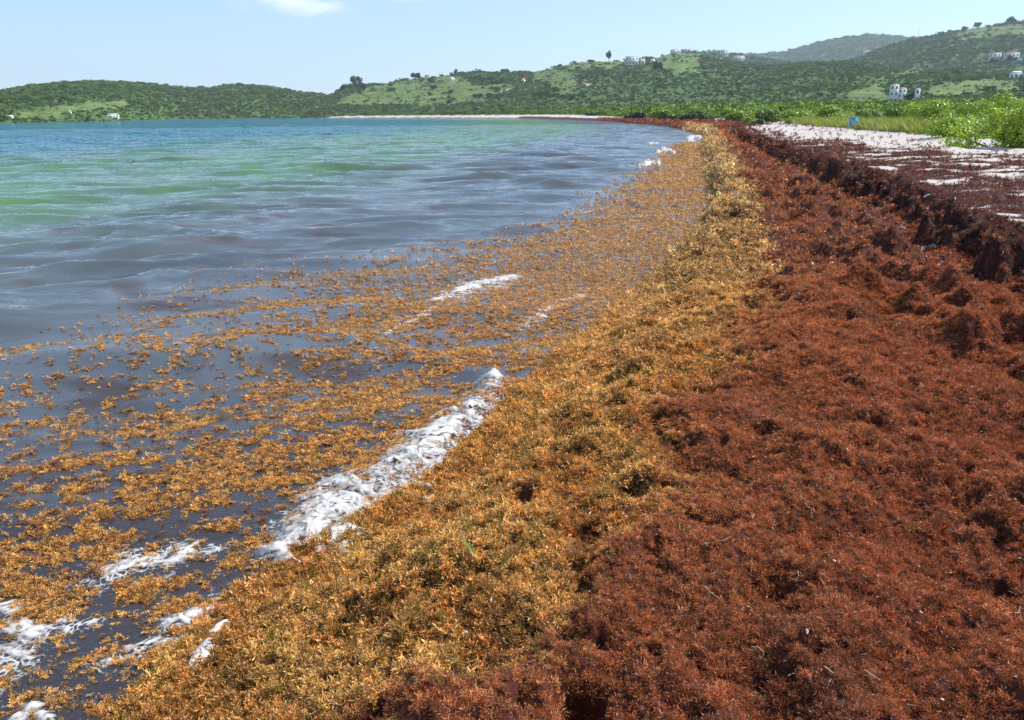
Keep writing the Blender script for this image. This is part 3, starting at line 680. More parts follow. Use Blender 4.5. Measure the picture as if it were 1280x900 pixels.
def mat_points(n, r0, r1, th0, th1, ua, size):
    x, y, r = sample_polar(n, r0, r1, th0, th1, ua)
    z = zone(x, y); keep = (z['dA'] > -.12) & (z['dE'] < 0.2) & (z['r'] < 400)
    s = sand_field(x, y, z['dC'], z['dE'])
    edge = .42 + .12 * pn(x / .3, y / .3, 5)
    keep &= (z['dC'] < .3) | (s < edge) | (rng.random(n) < .04)
    # bare sand under the ledge
    ws = (fbm(x / .45, y / .45, 3, 140) > .24) & (np.exp(-((z['dC'] + .25) / .25) ** 2) > .5) & (y > 5) & (y < 20)
    keep &= ~ws
    keep &= (pn(x / .05, y / .06, 77) > -.33) | (z['dB'] > .3) | (r > 9)
    x, y, r = x[keep], y[keep], r[keep]; z = {k: v[keep] for k, v in z.items()}
    h = land_height(x, y, z); sc = size(r) * rng.uniform(.6, 1.3, len(x)) * np.where(z['dC'] > .2, .75, 1)
    sc = sc * np.where(z['dB'] > 0, .85, 1.2) * np.where(rng.random(len(x)) < .06, 1.5, 1)
    return x, y, r, z, h, sc
def weed_colour(x, y, z):
    n = len(x)
    g = np.array([.78, .50, .165]); g2 = np.array([.62, .315, .088]); r1 = np.array([.56, .215, .088]); r2 = np.array([.42, .125, .066]); o = np.array([.23, .075, .055])
    v = (rng.random(n) ** 1.6)[:, None]
    lg = np.clip(.5 + fbm(x / .5, y / .5, 4, 200) * 1.6, 0, 1)[:, None]
    cg = g * lg + g2 * (1 - lg)
    pale = np.array([.86, .58, .27]); wp = sst(y, 4, 14)[:, None]; cg = cg * (1 - wp) + pale * wp
    # redder inland
    w = np.clip(z['dB'] / 3.4 + .35 * fbm(x / .8, y / .8, 3, 210), 0, 1)[:, None]
    cr = r1 * (1 - w) + r2 * w
    wB = sst(z['dB'] + rng.normal(0, .13, n), -.10, .16)[:, None]
    c = cg * (1 - wB) + cr * wB
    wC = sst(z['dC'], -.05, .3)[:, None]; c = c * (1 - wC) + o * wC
    mt_ = sst(fbm(x / 1.1, y / 1.6, 4, 205, .6) + rng.normal(0, .06, n), .12, .42)[:, None] * .55 * sst(z['dB'], .1, .8)[:, None]
    c = c * (1 - mt_) + np.array([.27, .135, .085]) * mt_
    c = c * (.45 + 1.05 * v)
    k = rng.random(n); c = np.where((k < .035)[:, None], c * .3, c)
    c = np.where(((k > .975) & (z['dB'] > 0))[:, None], np.array([.33, .19, .07]), c)
    fs = (k > .955) & (z['dB'] < 0); c = np.where(fs[:, None], np.array([.22, .19, .03]), c)
    return c
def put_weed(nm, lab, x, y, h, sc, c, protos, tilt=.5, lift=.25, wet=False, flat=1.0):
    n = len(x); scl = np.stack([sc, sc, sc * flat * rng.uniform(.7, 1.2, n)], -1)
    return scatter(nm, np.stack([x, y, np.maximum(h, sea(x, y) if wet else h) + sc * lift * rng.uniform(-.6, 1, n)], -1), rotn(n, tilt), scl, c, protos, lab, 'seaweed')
# near bank
x, y, r, z, h, sc = mat_points(330000, 1.35, 9, -42, 54, True, lambda r: .027 + .0016 * r)
c = weed_colour(x, y, z); isg = (z['dB'] + rng.normal(0, .12, len(x)) < .02)
put_weed('golden_seaweed', 'fresh golden-yellow seaweed banked along the waterline', x[isg], y[isg], h[isg], sc[isg], c[isg], tuftG, wet=True)
put_weed('red_seaweed', 'thick mat of drying red-brown seaweed covering the beach', x[~isg], y[~isg], h[~isg], sc[~isg], c[~isg], tuftR)
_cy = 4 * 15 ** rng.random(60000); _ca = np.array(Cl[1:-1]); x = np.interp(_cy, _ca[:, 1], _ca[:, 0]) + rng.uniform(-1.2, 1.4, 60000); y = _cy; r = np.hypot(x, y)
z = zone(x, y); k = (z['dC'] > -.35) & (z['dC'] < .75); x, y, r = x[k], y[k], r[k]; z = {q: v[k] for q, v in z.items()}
h = land_height(x, y, z); sc = (.02 + .0024 * r) * rng.uniform(.6, 1.3, len(x)); c = weed_colour(x, y, z) * .8; face_shade = ((z['dC'] < .2) & (z['dC'] > -.15))[:, None]; c = np.where(face_shade, np.array([.018, .010, .009]), c)  # ledge face weed coloured near-black, standing in for shade under the lip
put_weed('ledge_seaweed', 'old seaweed hanging on the eroded ledge, face shade painted into its colour', x, y, h, sc, c, tuftR, .9)
# further bank
x, y, r, z, h, sc = mat_points(230000, 9, 240, -10, 52, False, lambda r: .0046 * r + .004)
c = weed_colour(x, y, z); sc = np.minimum(sc, .5)
put_weed('beach_seaweed', 'seaweed stretching away along the curving beach', x, y, h, sc, c, tuftS, wet=True)
# floating weed
def float_density(x, y, dA):
    dF = sdist(x, y, Fl); off = -dA
    inside = sst(dF + .6 * fbm(x / .9, y / .9, 3, 220), 0, 1.2)
    rel = np.clip(dF / (np.abs(dF) + off + .01), 0, 1)
    ang = x * .25
    n1 = fbm((x * .87 + y * .49) / 1.1, (y * .87 - x * .49) / .34, 4, 230, .65)
    n2 = fbm(x / .16, y / .13, 3, 240)
    thr = .20 + .12 * (1 - sst(y, 2.6, 4.5)) - .32 * rel - .62 * sst(y, 6, 14) * sst(rel, .15, .8)
    d = np.maximum(sst(n1 * .55 + n2 * .6, thr - .03, thr + .10), .06)
    return inside * d * (off > -.05)
x, y, r = sample_polar(480000, 1.4, 60, -48, 38)
dA = dA_(x, y); k = (dA < .05) & (rng.random(len(x)) < float_density(x, y, dA)); x, y, r, dA = x[k], y[k], r[k], dA[k]
h = sea(x, y, dA); sc = (.024 + .0024 * r + .0012 * np.maximum(r - 9, 0)) * rng.uniform(.35, 1.2, len(x))
for pts, hw, hh in FOAM[:9]:
    kk = ribbon(x, y, pts, hw) < .05 + rng.random(len(x)) * 1.05
    x, y, r, dA, h, sc = (q[kk] for q in (x, y, r, dA, h, sc))
c = np.array([.78, .46, .13]) * (.45 + .95 * rng.random(len(x)) ** 1.3)[:, None]
rd = (rng.random(len(x)) < .22)[:, None]; c = np.where(rd, c * np.array([.55, .36, .5]), c)
pl_ = sst(y, 5, 14)[:, None]; c = c * (1 - pl_) + np.array([.78, .48, .21]) * (.5 + .7 * rng.random(len(x)))[:, None] * pl_
nearm = r < 10
put_weed('floating_seaweed', 'golden seaweed floating in the shallows near the camera', x[nearm], y[nearm], h[nearm], sc[nearm], c[nearm], tuftG, .35, .12, flat=.6)
put_weed('drifting_seaweed', 'seaweed drifting in the shallows further along the shore', x[~nearm], y[~nearm], h[~nearm], sc[~nearm], c[~nearm], tuftS, .3, .1, flat=.65)
# sunken weed just under the surface
x, y, r = sample_polar(60000, 1.4, 14, -60, 20); dA = dA_(x, y); dF = sdist(x, y, Fl)
k = (dA < 0) & (dF > 0) & (fbm(x / .7, y / .5, 3, 250) + rng.random(len(x)) * .3 > .05); x, y, r, dA = x[k], y[k], r[k], dA[k]
sc = (.02 + .0045 * r) * rng.uniform(.6, 1.2, len(x)); c = np.array([.30, .11, .035]) * (.5 + .7 * rng.random(len(x)))[:, None]
put_weed('sunken_seaweed', 'dark seaweed hanging just below the water surface', x, y, sea(x, y, dA) - .03 - sc * .6 - rng.random(len(x)) * .05, sc, c, tuftG, .5, 0)
# pale threads and flecks of dried weed and sea grass lying in the mat
def thread_proto(seed):
    g = np.random.default_rng(seed); V = []; T = []; p = np.zeros(3); a = g.random() * 6.28
    for i in range(7):
        V += [p + np.array([-math.sin(a), math.cos(a), 0]) * .035, p - np.array([-math.sin(a), math.cos(a), .3]) * .035]
        if i: k = 2 * i; T += [(k - 2, k - 1, k + 1), (k - 2, k + 1, k)]
        a += g.normal(0, .35); p = p + np.array([math.cos(a), math.sin(a), g.normal(.05, .2)]) * .3
    return proto('thread', np.array(V), np.array(T), np.ones(len(V)), M_weed)
thr_p = [thread_proto(400 + i) for i in range(5)]
x, y, r, z, h, sc = mat_points(9000, 1.5, 14, -20, 55, False, lambda r: .012 + .0018 * r)
k = (z['dB'] > -.5) & (rng.random(len(x)) < .35); x, y, h, sc = x[k], y[k], h[k], sc[k]
c = np.array([.50, .38, .30]) * rng.uniform(.35, 1.2, len(x))[:, None]
scatter('seaweed_threads', np.stack([x, y, h + .018], -1), rotn(len(x), .35), np.repeat(sc[:, None], 3, 1) * .9, c, thr_p, 'pale dried threads and flecks caught in the red weed', 'seaweed')

# ------------------------------------------------------------------ vegetation
def crown_proto(seed, n, leaf, squash=.8, m=None, core=True, lobes=6, name='crown'):
    g = np.random.default_rng(seed); V = []; T = []; S = []
    lb = [(g.normal(0, .38, 3) * np.array([1, 1, .6]), g.uniform(.38, .62)) for _ in range(lobes)]
    for i in range(n):
        c0, rad = lb[g.integers(lobes)]; d = g.normal(0, 1, 3); d /= np.linalg.norm(d)
        if d[2] < -.3: d[2] = abs(d[2])
        p = c0 + d * rad * g.uniform(.72, 1.06); p[2] = p[2] * squash + .75
        nr_ = d + g.normal(0, .55, 3); nr_ /= np.linalg.norm(nr_)
        a = np.cross(nr_, g.normal(0, 1, 3)); a /= np.linalg.norm(a); b = np.cross(nr_, a); s = leaf * g.uniform(.6, 1.3); k = len(V)
        V += [p - a * s, p + b * s * .6, p + a * s, p - b * s * .6]; T += [(k, k + 1, k + 2), (k, k + 2, k + 3)]; sh = g.uniform(.6, 1.3); S += [sh] * 4
    return proto(name, np.array(V), np.array(T), np.array(S), m or M_fol_far)
crF = [crown_proto(600 + i, 120, .20) for i in range(6)]
# trees and scrub on the hills
px_, py_ = proj(hill_pts[:, 0], hill_pts[:, 1], hill_pts[:, 2])
g = grassiness(px_, py_)
keep = rng.random(len(g)) > np.where(g > .5, .68 + .22 * (fbm(hill_pts[:, 0] / 25, hill_pts[:, 1] / 25, 3, 305) < .1), .0)
# sparser scrub on the high hill and scattered gaps
cl = fbm(hill_pts[:, 0] / 60, hill_pts[:, 1] / 60, 3, 300)
keep &= (cl > -.35) | (rng.random(len(g)) < .35)
TREE_ROWS = [((540, 99), (543, 130), 10), ((488, 106), (492, 117), 6), ((565, 114), (562, 129), 8), ((440, 106), (450, 117), 8), ((578, 92), (630, 92), 26), ((585, 98), (628, 104), 22), ((590, 121), (628, 122), 18), ((668, 118), (730, 126), 22), ((690, 112), (700, 118), 6), ((716, 94), (730, 104), 8), ((610, 112), (630, 110), 6), ((1195, 122), (1250, 112), 16), ((1160, 96), (1210, 92), 14)]
extra = []
for (a, b, n) in TREE_ROWS:
    for i in range(n):
        t = random.random(); q = hit(a[0] + (b[0] - a[0]) * t + random.gauss(0, 2.2), a[1] + (b[1] - a[1]) * t + random.gauss(0, 1.4), hill_trees)
        if q: extra.append((q[0].x, q[0].y, q[0].z, 9))
hp = np.concatenate([hill_pts[keep], np.array(extra)])
n = len(hp); rr = np.hypot(hp[:, 0], hp[:, 1])
sz = np.clip(rr * .0022, 1.0, 6.5) * rng.uniform(.4, 1.35, n) ** 1.3
g9 = np.concatenate([g[keep], np.zeros(len(extra))]); sz = np.where((g9 > .5) & (rng.random(n) < .75), sz * .5, sz)
sz = np.where(hp[:, 3] == 9, rr * .0042 * rng.uniform(.7, 1.2, n), sz)
dark = np.array([.055, .098, .032]); mid = np.array([.135, .205, .055]); lite = np.array([.20, .27, .065])
t = np.clip(.45 + .9 * fbm(hp[:, 0] / 45, hp[:, 1] / 45, 3, 310) + rng.normal(0, .28, n), 0, 1)[:, None]
c = dark * (1 - t) + mid * t; kk = (rng.random(n) < .12)[:, None]; c = np.where(kk, lite, c)
c = np.where((hp[:, 3] == 9)[:, None], dark * .9, c)
scatter('hillside_scrub', hp[:, :3] - np.array([0, 0, 1]) * sz[:, None] * .35, rotn(n, .12), np.stack([sz, sz, sz * rng.uniform(.7, 1.1, n)], -1), c, crF, 'dense dark green scrub and trees covering the hills', 'vegetation')
# low bright green belt between beach and hills
x, y, r = sample_polar(60000, 26, 760, -42, 56)
z = zone(x, y); lim = np.where(x < -60, 40, 400)
k = (z['dE'] > 3 + 3 * fbm(x / 6, y / 6, 2, 320)) & (z['dE'] < lim) & (z['dA'] > 16)
k &= ~((r < 75) & (z['dE'] < 6.5)) 
x, y, r = x[k], y[k], r[k]; z = {q: v[k] for q, v in z.items()}
h = land_height(x, y, z); n = len(x)
sz = np.clip(.009 * r, .45, 2.6) * rng.uniform(.5, 1.25, n) * (1 + .5 * fbm(x / 14, y / 14, 2, 325))
sz = sz * (.55 + .45 * sst(z['dE'], 3, 14))
bright = np.array([.25, .35, .048]); deepg = np.array([.10, .17, .032]); yel = np.array([.25, .32, .05])
t = np.clip(.62 + 1.2 * fbm(x / 11, y / 11, 3, 330) + rng.normal(0, .2, n), 0, 1)[:, None]
c = deepg * (1 - t) + bright * t; c = np.where((rng.random(n) < .1)[:, None], yel, c)
c = c * (1 - .35 * sst(r, 150, 600)[:, None])
scatter('coastal_scrub', np.stack([x, y, h - sz * .3], -1), rotn(n, .15), np.stack([sz, sz, sz * rng.uniform(.6, 1.0, n)], -1), c, crF, 'low bright green scrub between the beach and the hills', 'vegetation')
# dune grass
def grass_proto(seed):
    g = np.random.default_rng(seed); V = []; T = []; S = []
    for i in range(34):
        a = g.random() * 6.28; b = np.array([math.cos(a), math.sin(a), 0]) * g.uniform(0, .5); le = g.uniform(.5, 1.1); q = g.normal(0, .35, 2); w = .035
        sd_ = np.array([-math.sin(a), math.cos(a), 0]) * w; k = len(V)
        V += [b - sd_, b + sd_, b + np.array([q[0], q[1], le])]; T.append((k, k + 1, k + 2)); s = g.uniform(.6, 1.3); S += [s * .8, s * .8, s * 1.1]
    return proto('grass_tuft', np.array(V), np.array(T), np.array(S), M_fol)
grp = [grass_proto(700 + i) for i in range(4)]
x, y, r = sample_polar(60000, 20, 130, 8, 56)
z = zone(x, y); k = (z['dE'] > .1 + .8 * fbm(x / 1.5, y / 1.5, 3, 340)) & (z['dE'] < 12) & (rng.random(len(x)) < sst(z['dE'], -.6, 2.2) + .1)
x, y, r = x[k], y[k], r[k]; z = {q: v[k] for q, v in z.items()}; h = land_height(x, y, z); n = len(x)
sz = (.34 + .0040 * r) * rng.uniform(.5, 1.2, n); t = rng.random(n)[:, None]
c = np.array([.23, .28, .045]) * (1 - t) + np.array([.40, .40, .095]) * t
c = np.where((rng.random(n) < .12)[:, None], np.array([.30, .25, .12]), c)
scatter('dune_grass', np.stack([x, y, h - .02], -1), rotn(n, .15), np.stack([sz * 1.2, sz * 1.2, sz], -1), c, grp, 'soft dune grass along the top of the white sand', 'grass')
# creeping yellow-green plants at the right edge of the sand
x, y, r = sample_polar(9000, 22, 44, 26, 56); z = zone(x, y)
k = (z['dE'] > -.5 + .6 * fbm(x / .8, y / .8, 3, 345)) & (z['dE'] < 2.4); x, y = x[k], y[k]; z = {q: v[k] for q, v in z.items()}; h = land_height(x, y, z); n = len(x)
sz = .17 * rng.uniform(.6, 1.3, n); crN = [crown_proto(640 + i, 46, .26, .35, M_fol) for i in range(3)]
scatter('beach_creeper', np.stack([x, y, h - .08], -1), rotn(n, .1), np.stack([sz * 1.3, sz * 1.3, sz * .8], -1), np.array([.26, .36, .035]) * rng.uniform(.6, 1.1, n)[:, None], crN, 'yellow-green creeper spilling onto the sand', 'ground cover')

M_bark = plain('bark', (.16, .12, .08), .9, .3, 6)
def tubes(segs, n=6):
    V = []; Fc = []
    for p0, p1, r0, r1 in segs:
        p0 = Vector(p0); p1 = Vector(p1); d = (p1 - p0).normalized(); a = d.orthogonal().normalized(); b = d.cross(a); k = len(V)
        for p, r in ((p0, r0), (p1, r1)):
            for i in range(n): t = 6.2832 * i / n; V.append((p + (a * math.cos(t) + b * math.sin(t)) * r)[:])
        for i in range(n): j = (i + 1) % n; Fc.append((k + i, k + j, k + n + j, k + n + i))
        V.append(p1[:]); c_ = len(V) - 1
        for i in range(n): Fc.append((k + n + i, k + n + (i + 1) % n, c_, c_))
    T = []
    for f in Fc:
        T.append(f[:3]);
        if f[2] != f[3]: T.append((f[0], f[2], f[3]))
    return np.array(V), np.array(T)
def leaf_mesh(seed, n, leaf, size, lobes=7, low=.0, round_=False):
    g = np.random.default_rng(seed); V = []; T = []; S = []
    lb = [(np.array([g.normal(0, .42) * size[0], g.normal(0, .42) * size[1], g.uniform(low, .72) * size[2]]), g.uniform(.3, .5)) for _ in range(lobes)]
    for i in range(n):
        c0, rad = lb[g.integers(lobes)]; d = g.normal(0, 1, 3); d /= np.linalg.norm(d); p = c0 + d * rad * np.array(size) * g.uniform(.55, 1.1) * np.array([1, 1, .75])
        if p[2] < .02: p[2] = abs(p[2]) + .05
        nr_ = d * .6 + g.normal(0, .5, 3) + np.array([0, 0, .5]); nr_ /= np.linalg.norm(nr_)
        a = np.cross(nr_, g.normal(0, 1, 3)); a /= np.linalg.norm(a); b = np.cross(nr_, a); s = leaf * g.uniform(.6, 1.3); k = len(V); sh = g.uniform(.5, 1.35)
        V += [p - a * s, p - a * s * .2 + b * s * .6, p + a * s, p - a * s * .2 - b * s * .6]; T += [(k, k + 1, k + 2), (k, k + 2, k + 3)]; S += [sh * .85, sh, sh * 1.1, sh]
    return np.array(V), np.array(T), np.array(S), lb
def shrub_meshes(seed, size, leaf, n, m):
    V, T, S, lb = leaf_mesh(seed, n, leaf, size)
    me = np_mesh('foliage', V, T, False, {'shade': ('FLOAT_COLOR', rgba(np.repeat(S[:, None], 3, 1)))}); me.materials.append(m)
    sv, st = tubes([((0, 0, -.15), tuple(c0), .05, .02) for c0, _ in lb]); ms = np_mesh('stem', sv, st); ms.materials.append(M_bark)
    return me, ms
G1 = leafy('sea_grape_leaf', .4, .35, .5, False, (.26, .36, .038), (1.1, 1.3, .6))
G2 = leafy('shrub_leaf', .45, .3, .5, False, (.15, .24, .030), (1.1, 1.3, .6))
G3 = leafy('dark_shrub_leaf', .5, .25, .4, False, (.034, .080, .018), (1.1, 1.3, .6))
G4 = leafy('lime_leaf', .45, .35, .5, False, (.36, .46, .045), (1.1, 1.3, .6))
def ground_z(x, y): return float(land_height(np.array([x]), np.array([y]))[0])
def shrub(label, px, pyb, pw, ph, m, dist, seed, group=None, leaf=None):
    d = pix_dir(px, pyb); h = math.hypot(d.x, d.y); x, y = d.x / h * dist, d.y / h * dist
    w = pw / FPX * dist / 2; zb = ground_z(x, y)
    dt = pix_dir(px, pyb - ph * (1.18 if px > 1170 else .88)); ztop = CAM_H + dt.z / math.hypot(dt.x, dt.y) * dist; hh = max(.5, ztop - zb)
    n = int(1100 + pw * 20)
    mf, ms = shrub_meshes(seed, (w, w * .8, hh), leaf or max(.055, dist * .0013), int(n * 2.2), m)
    e = bpy.data.objects.new('shrub', None); col.objects.link(e); e.location = (x, y, zb - .05); e.rotation_euler.z = -math.atan2(x, y)
    tag(e, label, 'shrub', group or 'shrubs behind the beach'); add('foliage', mf, None, e); add('stem', ms, None, e); return e
SH = [('big glossy lime shrub at the right edge of the photo, nearest the sand', 1262, 165, 90, 46, G4, 33, None),
      ('leafy yellow-green sea grape behind the big right-edge shrub', 1225, 160, 95, 40, G1, 42, None),
      ('broad green sea grape rising to the top right of the beach scrub', 1278, 150, 80, 44, G1, 50, None),
      ('rounded sea grape left of the broad one on the right', 1185, 158, 70, 30, G1, 50, None),
      ('pale rounded shrub just in front of the tall white villa', 1158, 150, 56, 30, G4, 62, None),
      ('mid-green shrub left of the pale rounded one, below the white villa', 1120, 150, 50, 22, G2, 66, None),
      ('low green shrub directly behind the blue crate', 1082, 148, 44, 17, G2, 76, None),
      ('bright low shrub left of the blue crate', 1040, 147, 46, 18, G1, 84, None),
      ('wide fresh green shrub at the middle of the scrub belt', 1000, 146, 54, 17, G1, 95, None),
      ('dark rounded bush standing on the sand edge where the beach narrows', 872, 147, 42, 13, G3, 150, None),
      ('green bush left of the dark rounded bush', 840, 147, 38, 13, G2, 165, None),
      ('dark low bush at the far bend of the beach', 795, 147.5, 30, 9, G3, 195, None),
      ('small dark bush furthest along the curving shore', 745, 146.5, 24, 7, G3, 330, None),
      ('pale green bush behind the far bend of the beach', 818, 146, 34, 12, G1, 210, None),
      ('light green bush right of the dark rounded bush', 918, 147, 46, 15, G1, 120, None),
      ('soft green bush where the sand starts to widen', 960, 148, 42, 14, G2, 105, None)]
for i, (lab, px, pyb, pw, ph, m, dist, _) in enumerate(SH): shrub(lab, px, pyb, pw, ph, m, dist, 800 + i)

# single trees that stand out on the hills
def tree(label, px, py, wpx, hpx, seed, name='tree', group='trees standing out on the hills', trunk=.25):
    q = hit(px, py, hill_trees)
    if q is None: print('tree miss', label); return
    p, dist, _ = q; s = dist / FPX
    w, h = wpx * s / 2, hpx * s
    e = bpy.data.objects.new(name, None); col.objects.link(e); e.location = p - Vector((0, 0, .3)); tag(e, label, 'tree', group)
    V, T, S, lb = leaf_mesh(seed, 420, .22 * w, (w, w, h * (1 - trunk)), 6, .1); V[:, 2] += h * trunk
    add('crown', np_mesh('crown', V, T, False, {'shade': ('FLOAT_COLOR', rgba(np.repeat(S[:, None], 3, 1)))}), G3, e)
    sv, st = tubes([((0, 0, -1), (0, 0, h * .45), .06 * w + .1, .04 * w)] + [((0, 0, h * .4), (c0[0], c0[1], c0[2] + h * trunk), .04 * w, .02 * w) for c0, _ in lb])
    add('trunk', np_mesh('trunk', sv, st), M_bark, e)
tree('largest dark tree of the clump on the low saddle', 446, 109, 12, 14, 901)
tree('dark tree on the right of the clump on the low saddle', 455, 113, 10, 9, 902)
tree('dark tree on the left of the clump on the low saddle', 433, 112, 12, 7, 903)
tree('narrow conifer on the hilltop left of the palm', 734, 77, 5, 11, 904)
tree('round tree on the hilltop between conifer and palm', 747, 77, 9, 10, 905)
tree('tree just below the large white hilltop house', 822, 89, 14, 12, 906)
tree('tall thin tree above the small ridge houses', 570, 94, 5, 10, 907)
tree('bushy tree between the two pale roofs on the ridge', 520, 99, 12, 7, 908)
tree('topmost tree on the skyline of the high right hill', 1265, 30, 12, 7, 909)
tree('skyline tree left of the topmost one on the high hill', 1220, 35, 8, 6, 910)
tree('leftmost skyline tree on the slope of the high hill', 1205, 39, 7, 5, 911)
tree('tree hiding the right wing of the tall white villa', 1135, 130, 12, 16, 912)
tree('round tree in front of the blue-walled hill house', 1262, 79, 8, 8, 913)
tree('round tree in front of the flat-roofed hill house', 1243, 80, 9, 7, 914)
tree('tree crowning the left shoulder of the grassy hill', 630, 92, 10, 6, 915)
def palm(label, px, py, hpx):
    q = hit(px, py, hill_trees); p, dist, _ = q; s = dist / FPX; h = hpx * s
    e = bpy.data.objects.new('palm_tree', None); col.objects.link(e); e.location = p - Vector((0, 0, .4)); tag(e, label, 'palm tree')
    sv, st = tubes([((0, 0, -1), (.2, 0, h * .5), .35, .28), ((.2, 0, h * .5), (.5, 0, h * .88), .28, .22)]); add('trunk', np_mesh('trunk', sv, st), M_bark, e)
    V = []; T = []; g = np.random.default_rng(5)
    for i in range(13):
        a = 6.28 * i / 13 + g.normal(0, .15); ln = h * .42 * g.uniform(.8, 1.1); el = g.uniform(-.1, 1.1); prev = None
        for k in range(6):
            t = k / 5; rr_ = ln * t; zz = h * .88 + math.sin(el) * ln * t - ln * .75 * t * t; c_ = np.array([.5 + math.cos(a) * rr_ * math.cos(el * .6), math.sin(a) * rr_ * math.cos(el * .6), zz]); w = 1.1 * math.sin(math.pi * (t * .9 + .08))
            sd_ = np.array([-math.sin(a) * w, math.cos(a) * w, -.3 * w]); sd2 = np.array([math.sin(a) * w, -math.cos(a) * w, -.3 * w]); b0 = len(V); V += [c_ + sd_, c_, c_ + sd2]
            if k: T += [(b0 - 3, b0 - 2, b0 + 1), (b0 - 3, b0 + 1, b0), (b0 - 2, b0 - 1, b0 + 2), (b0 - 2, b0 + 2, b0 + 1)]
    V = np.array(V); add('crown', np_mesh('crown', V, np.array(T), False, {'shade': ('FLOAT_COLOR', rgba(np.full((len(V), 3), .8)))}), G3, e)
tree('tall thin tree with a small crown, alone on the grassy hilltop', 761, 78, 8, 14, 920, trunk=.35)
# young palm frond fountain behind the shrubs, right
def box(V, Fq, x0, x1, y0, y1, z0, z1):
    k = len(V); V += [(x0, y0, z0), (x1, y0, z0), (x1, y1, z0), (x0, y1, z0), (x0, y0, z1), (x1, y0, z1), (x1, y1, z1), (x0, y1, z1)]
    Fq += [(k, k + 3, k + 2, k + 1), (k + 4, k + 5, k + 6, k + 7), (k, k + 1, k + 5, k + 4), (k + 1, k + 2, k + 6, k + 5), (k + 2, k + 3, k + 7, k + 6), (k + 3, k, k + 4, k + 7)]
def box_obj(name, m, parent, *bs):
    V = []; Fq = []
    for b in bs: box(V, Fq, *b)
    return add(name, np_mesh(name, np.array(V), np.array(Fq), False), m, parent)

# ------------------------------------------------------------------ houses
W_white = plain('white_render', (.78, .77, .74), .8, .06, .5); W_cream = plain('cream_render', (.66, .60, .50), .8, .06, .5); W_blue = plain('blue_render', (.30, .52, .62), .8, .06, .5); W_pink = plain('pink_render', (.62, .40, .36), .8, .06, .5)
R_red = plain('red_roof', (.50, .12, .08), .8, .15, 1.5); R_grey = plain('grey_roof', (.42, .42, .40), .8, .1, 1); R_teal = plain('teal_roof', (.20, .50, .46), .6, .08, 1); R_pink = plain('salmon_roof', (.62, .30, .24), .8, .1, 1); R_white = plain('white_roof', (.82, .80, .78), .7, .05, 1)
M_glass = plain('window_glass', (.14, .17, .19), .25); M_frame = plain('window_frame', (.7, .7, .68), .6); M_rail = plain('railing', (.6, .6, .6), .5); M_door = plain('door', (.10, .32, .34), .6)
def house(label, px, py, blocks, sink=1.2, turn=0.0, name='house'):
    """blocks: (x, y, w, d, h, wall, roof kind, roof material, storeys, windows per storey, veranda) in pixels of the photograph at the house's distance"""
    q = hit(px, py, hill_trees)
    if q is None: print('house miss', label); return None
    p, dist, _ = q; s = dist / FPX
    e = bpy.data.objects.new(name, None); col.objects.link(e); e.location = p; e.rotation_euler.z = -math.atan2(p.x, p.y) + turn
    tag(e, label, 'house')
    for (bx, by, w, d, h, wm, rk, rm, st, nw, ver) in blocks:
        x0, x1, y0, y1, H = (bx - w / 2) * s, (bx + w / 2) * s, by * s, (by + d) * s, h * s
        box_obj('wall', wm, e, (x0, x1, y0, y1, -sink * s * 2, H))
        ov = .35 * s * .6
        if rk == 'flat': box_obj('roof', rm, e, (x0 - ov, x1 + ov, y0 - ov, y1 + ov, H + .003, H + .5 * s))
        else:
            rh = (1.1 if rk == 'hip' else 1.8) * s; xm = (x0 + x1) / 2; ym = (y0 + y1) / 2; ins = min(w, d) * s * .35
            V = [(x0 - ov, y0 - ov, H), (x1 + ov, y0 - ov, H), (x1 + ov, y1 + ov, H), (x0 - ov, y1 + ov, H), (x0 + ins, ym, H + rh), (x1 - ins, ym, H + rh)]
            add('roof', np_mesh('roof', np.array(V) + np.array([0, 0, .01]), np.array([(0, 1, 5), (0, 5, 4), (2, 3, 4), (2, 4, 5), (1, 2, 5), (3, 0, 4), (0, 2, 1), (0, 3, 2)]), False), rm, e)
        fh = H / st
        for f in range(st):
            for k in range(nw):
                cx = x0 + (x1 - x0) * (k + .5) / nw; ww = (x1 - x0) / nw * .2; zz = fh * f + fh * .35; hh = fh * .42
                fr = box_obj('window', M_frame, e, (cx - ww - .06, cx + ww + .06, y0 - .12, y0 + .05, zz - .06, zz + hh + .06))
                box_obj('pane', M_glass, fr, (cx - ww, cx + ww, y0 - .15, y0 - .118, zz, zz + hh))
            if ver:
                bal = box_obj('balcony', wm, e, (x0, x1, y0 - 1.4 * s, y0 - .003, fh * f - .12 * s, fh * f + .12 * s))
                box_obj('railing', M_rail, bal, (x0, x1, y0 - 1.45 * s, y0 - 1.38 * s, fh * f + .12 * s, fh * f + .85 * s))
    return e
house('large white two-storey house with teal roof on the grassy hilltop', 793, 82, [(-3, 0, 15, 9, 9.5, W_white, 'flat', R_teal, 2, 4, True), (8, 1, 8, 8, 7, W_cream, 'flat', R_white, 1, 2, False)])
house('tiny white hut right of the large hilltop house', 816, 78.5, [(0, 0, 5, 4, 3.2, W_white, 'hip', R_white, 1, 1, False)])
house('white ridge house with salmon roof left of the other ridge houses', 843, 67, [(0, 0, 9, 6, 3.8, W_white, 'hip', R_pink, 1, 3, False)])
house('long house with salmon roof beside the left ridge house', 857, 65.5, [(0, 0, 11, 6, 3.0, W_pink, 'hip', R_pink, 1, 3, False)])
house('white two-storey ridge house under the dark trees', 905, 71, [(0, 0, 9, 6, 7, W_white, 'hip', R_grey, 2, 3, True)])
house('rightmost ridge house, low and white with salmon roof', 923, 75.5, [(0, 0, 13, 6, 4.0, W_white, 'hip', R_pink, 1, 4, False)])
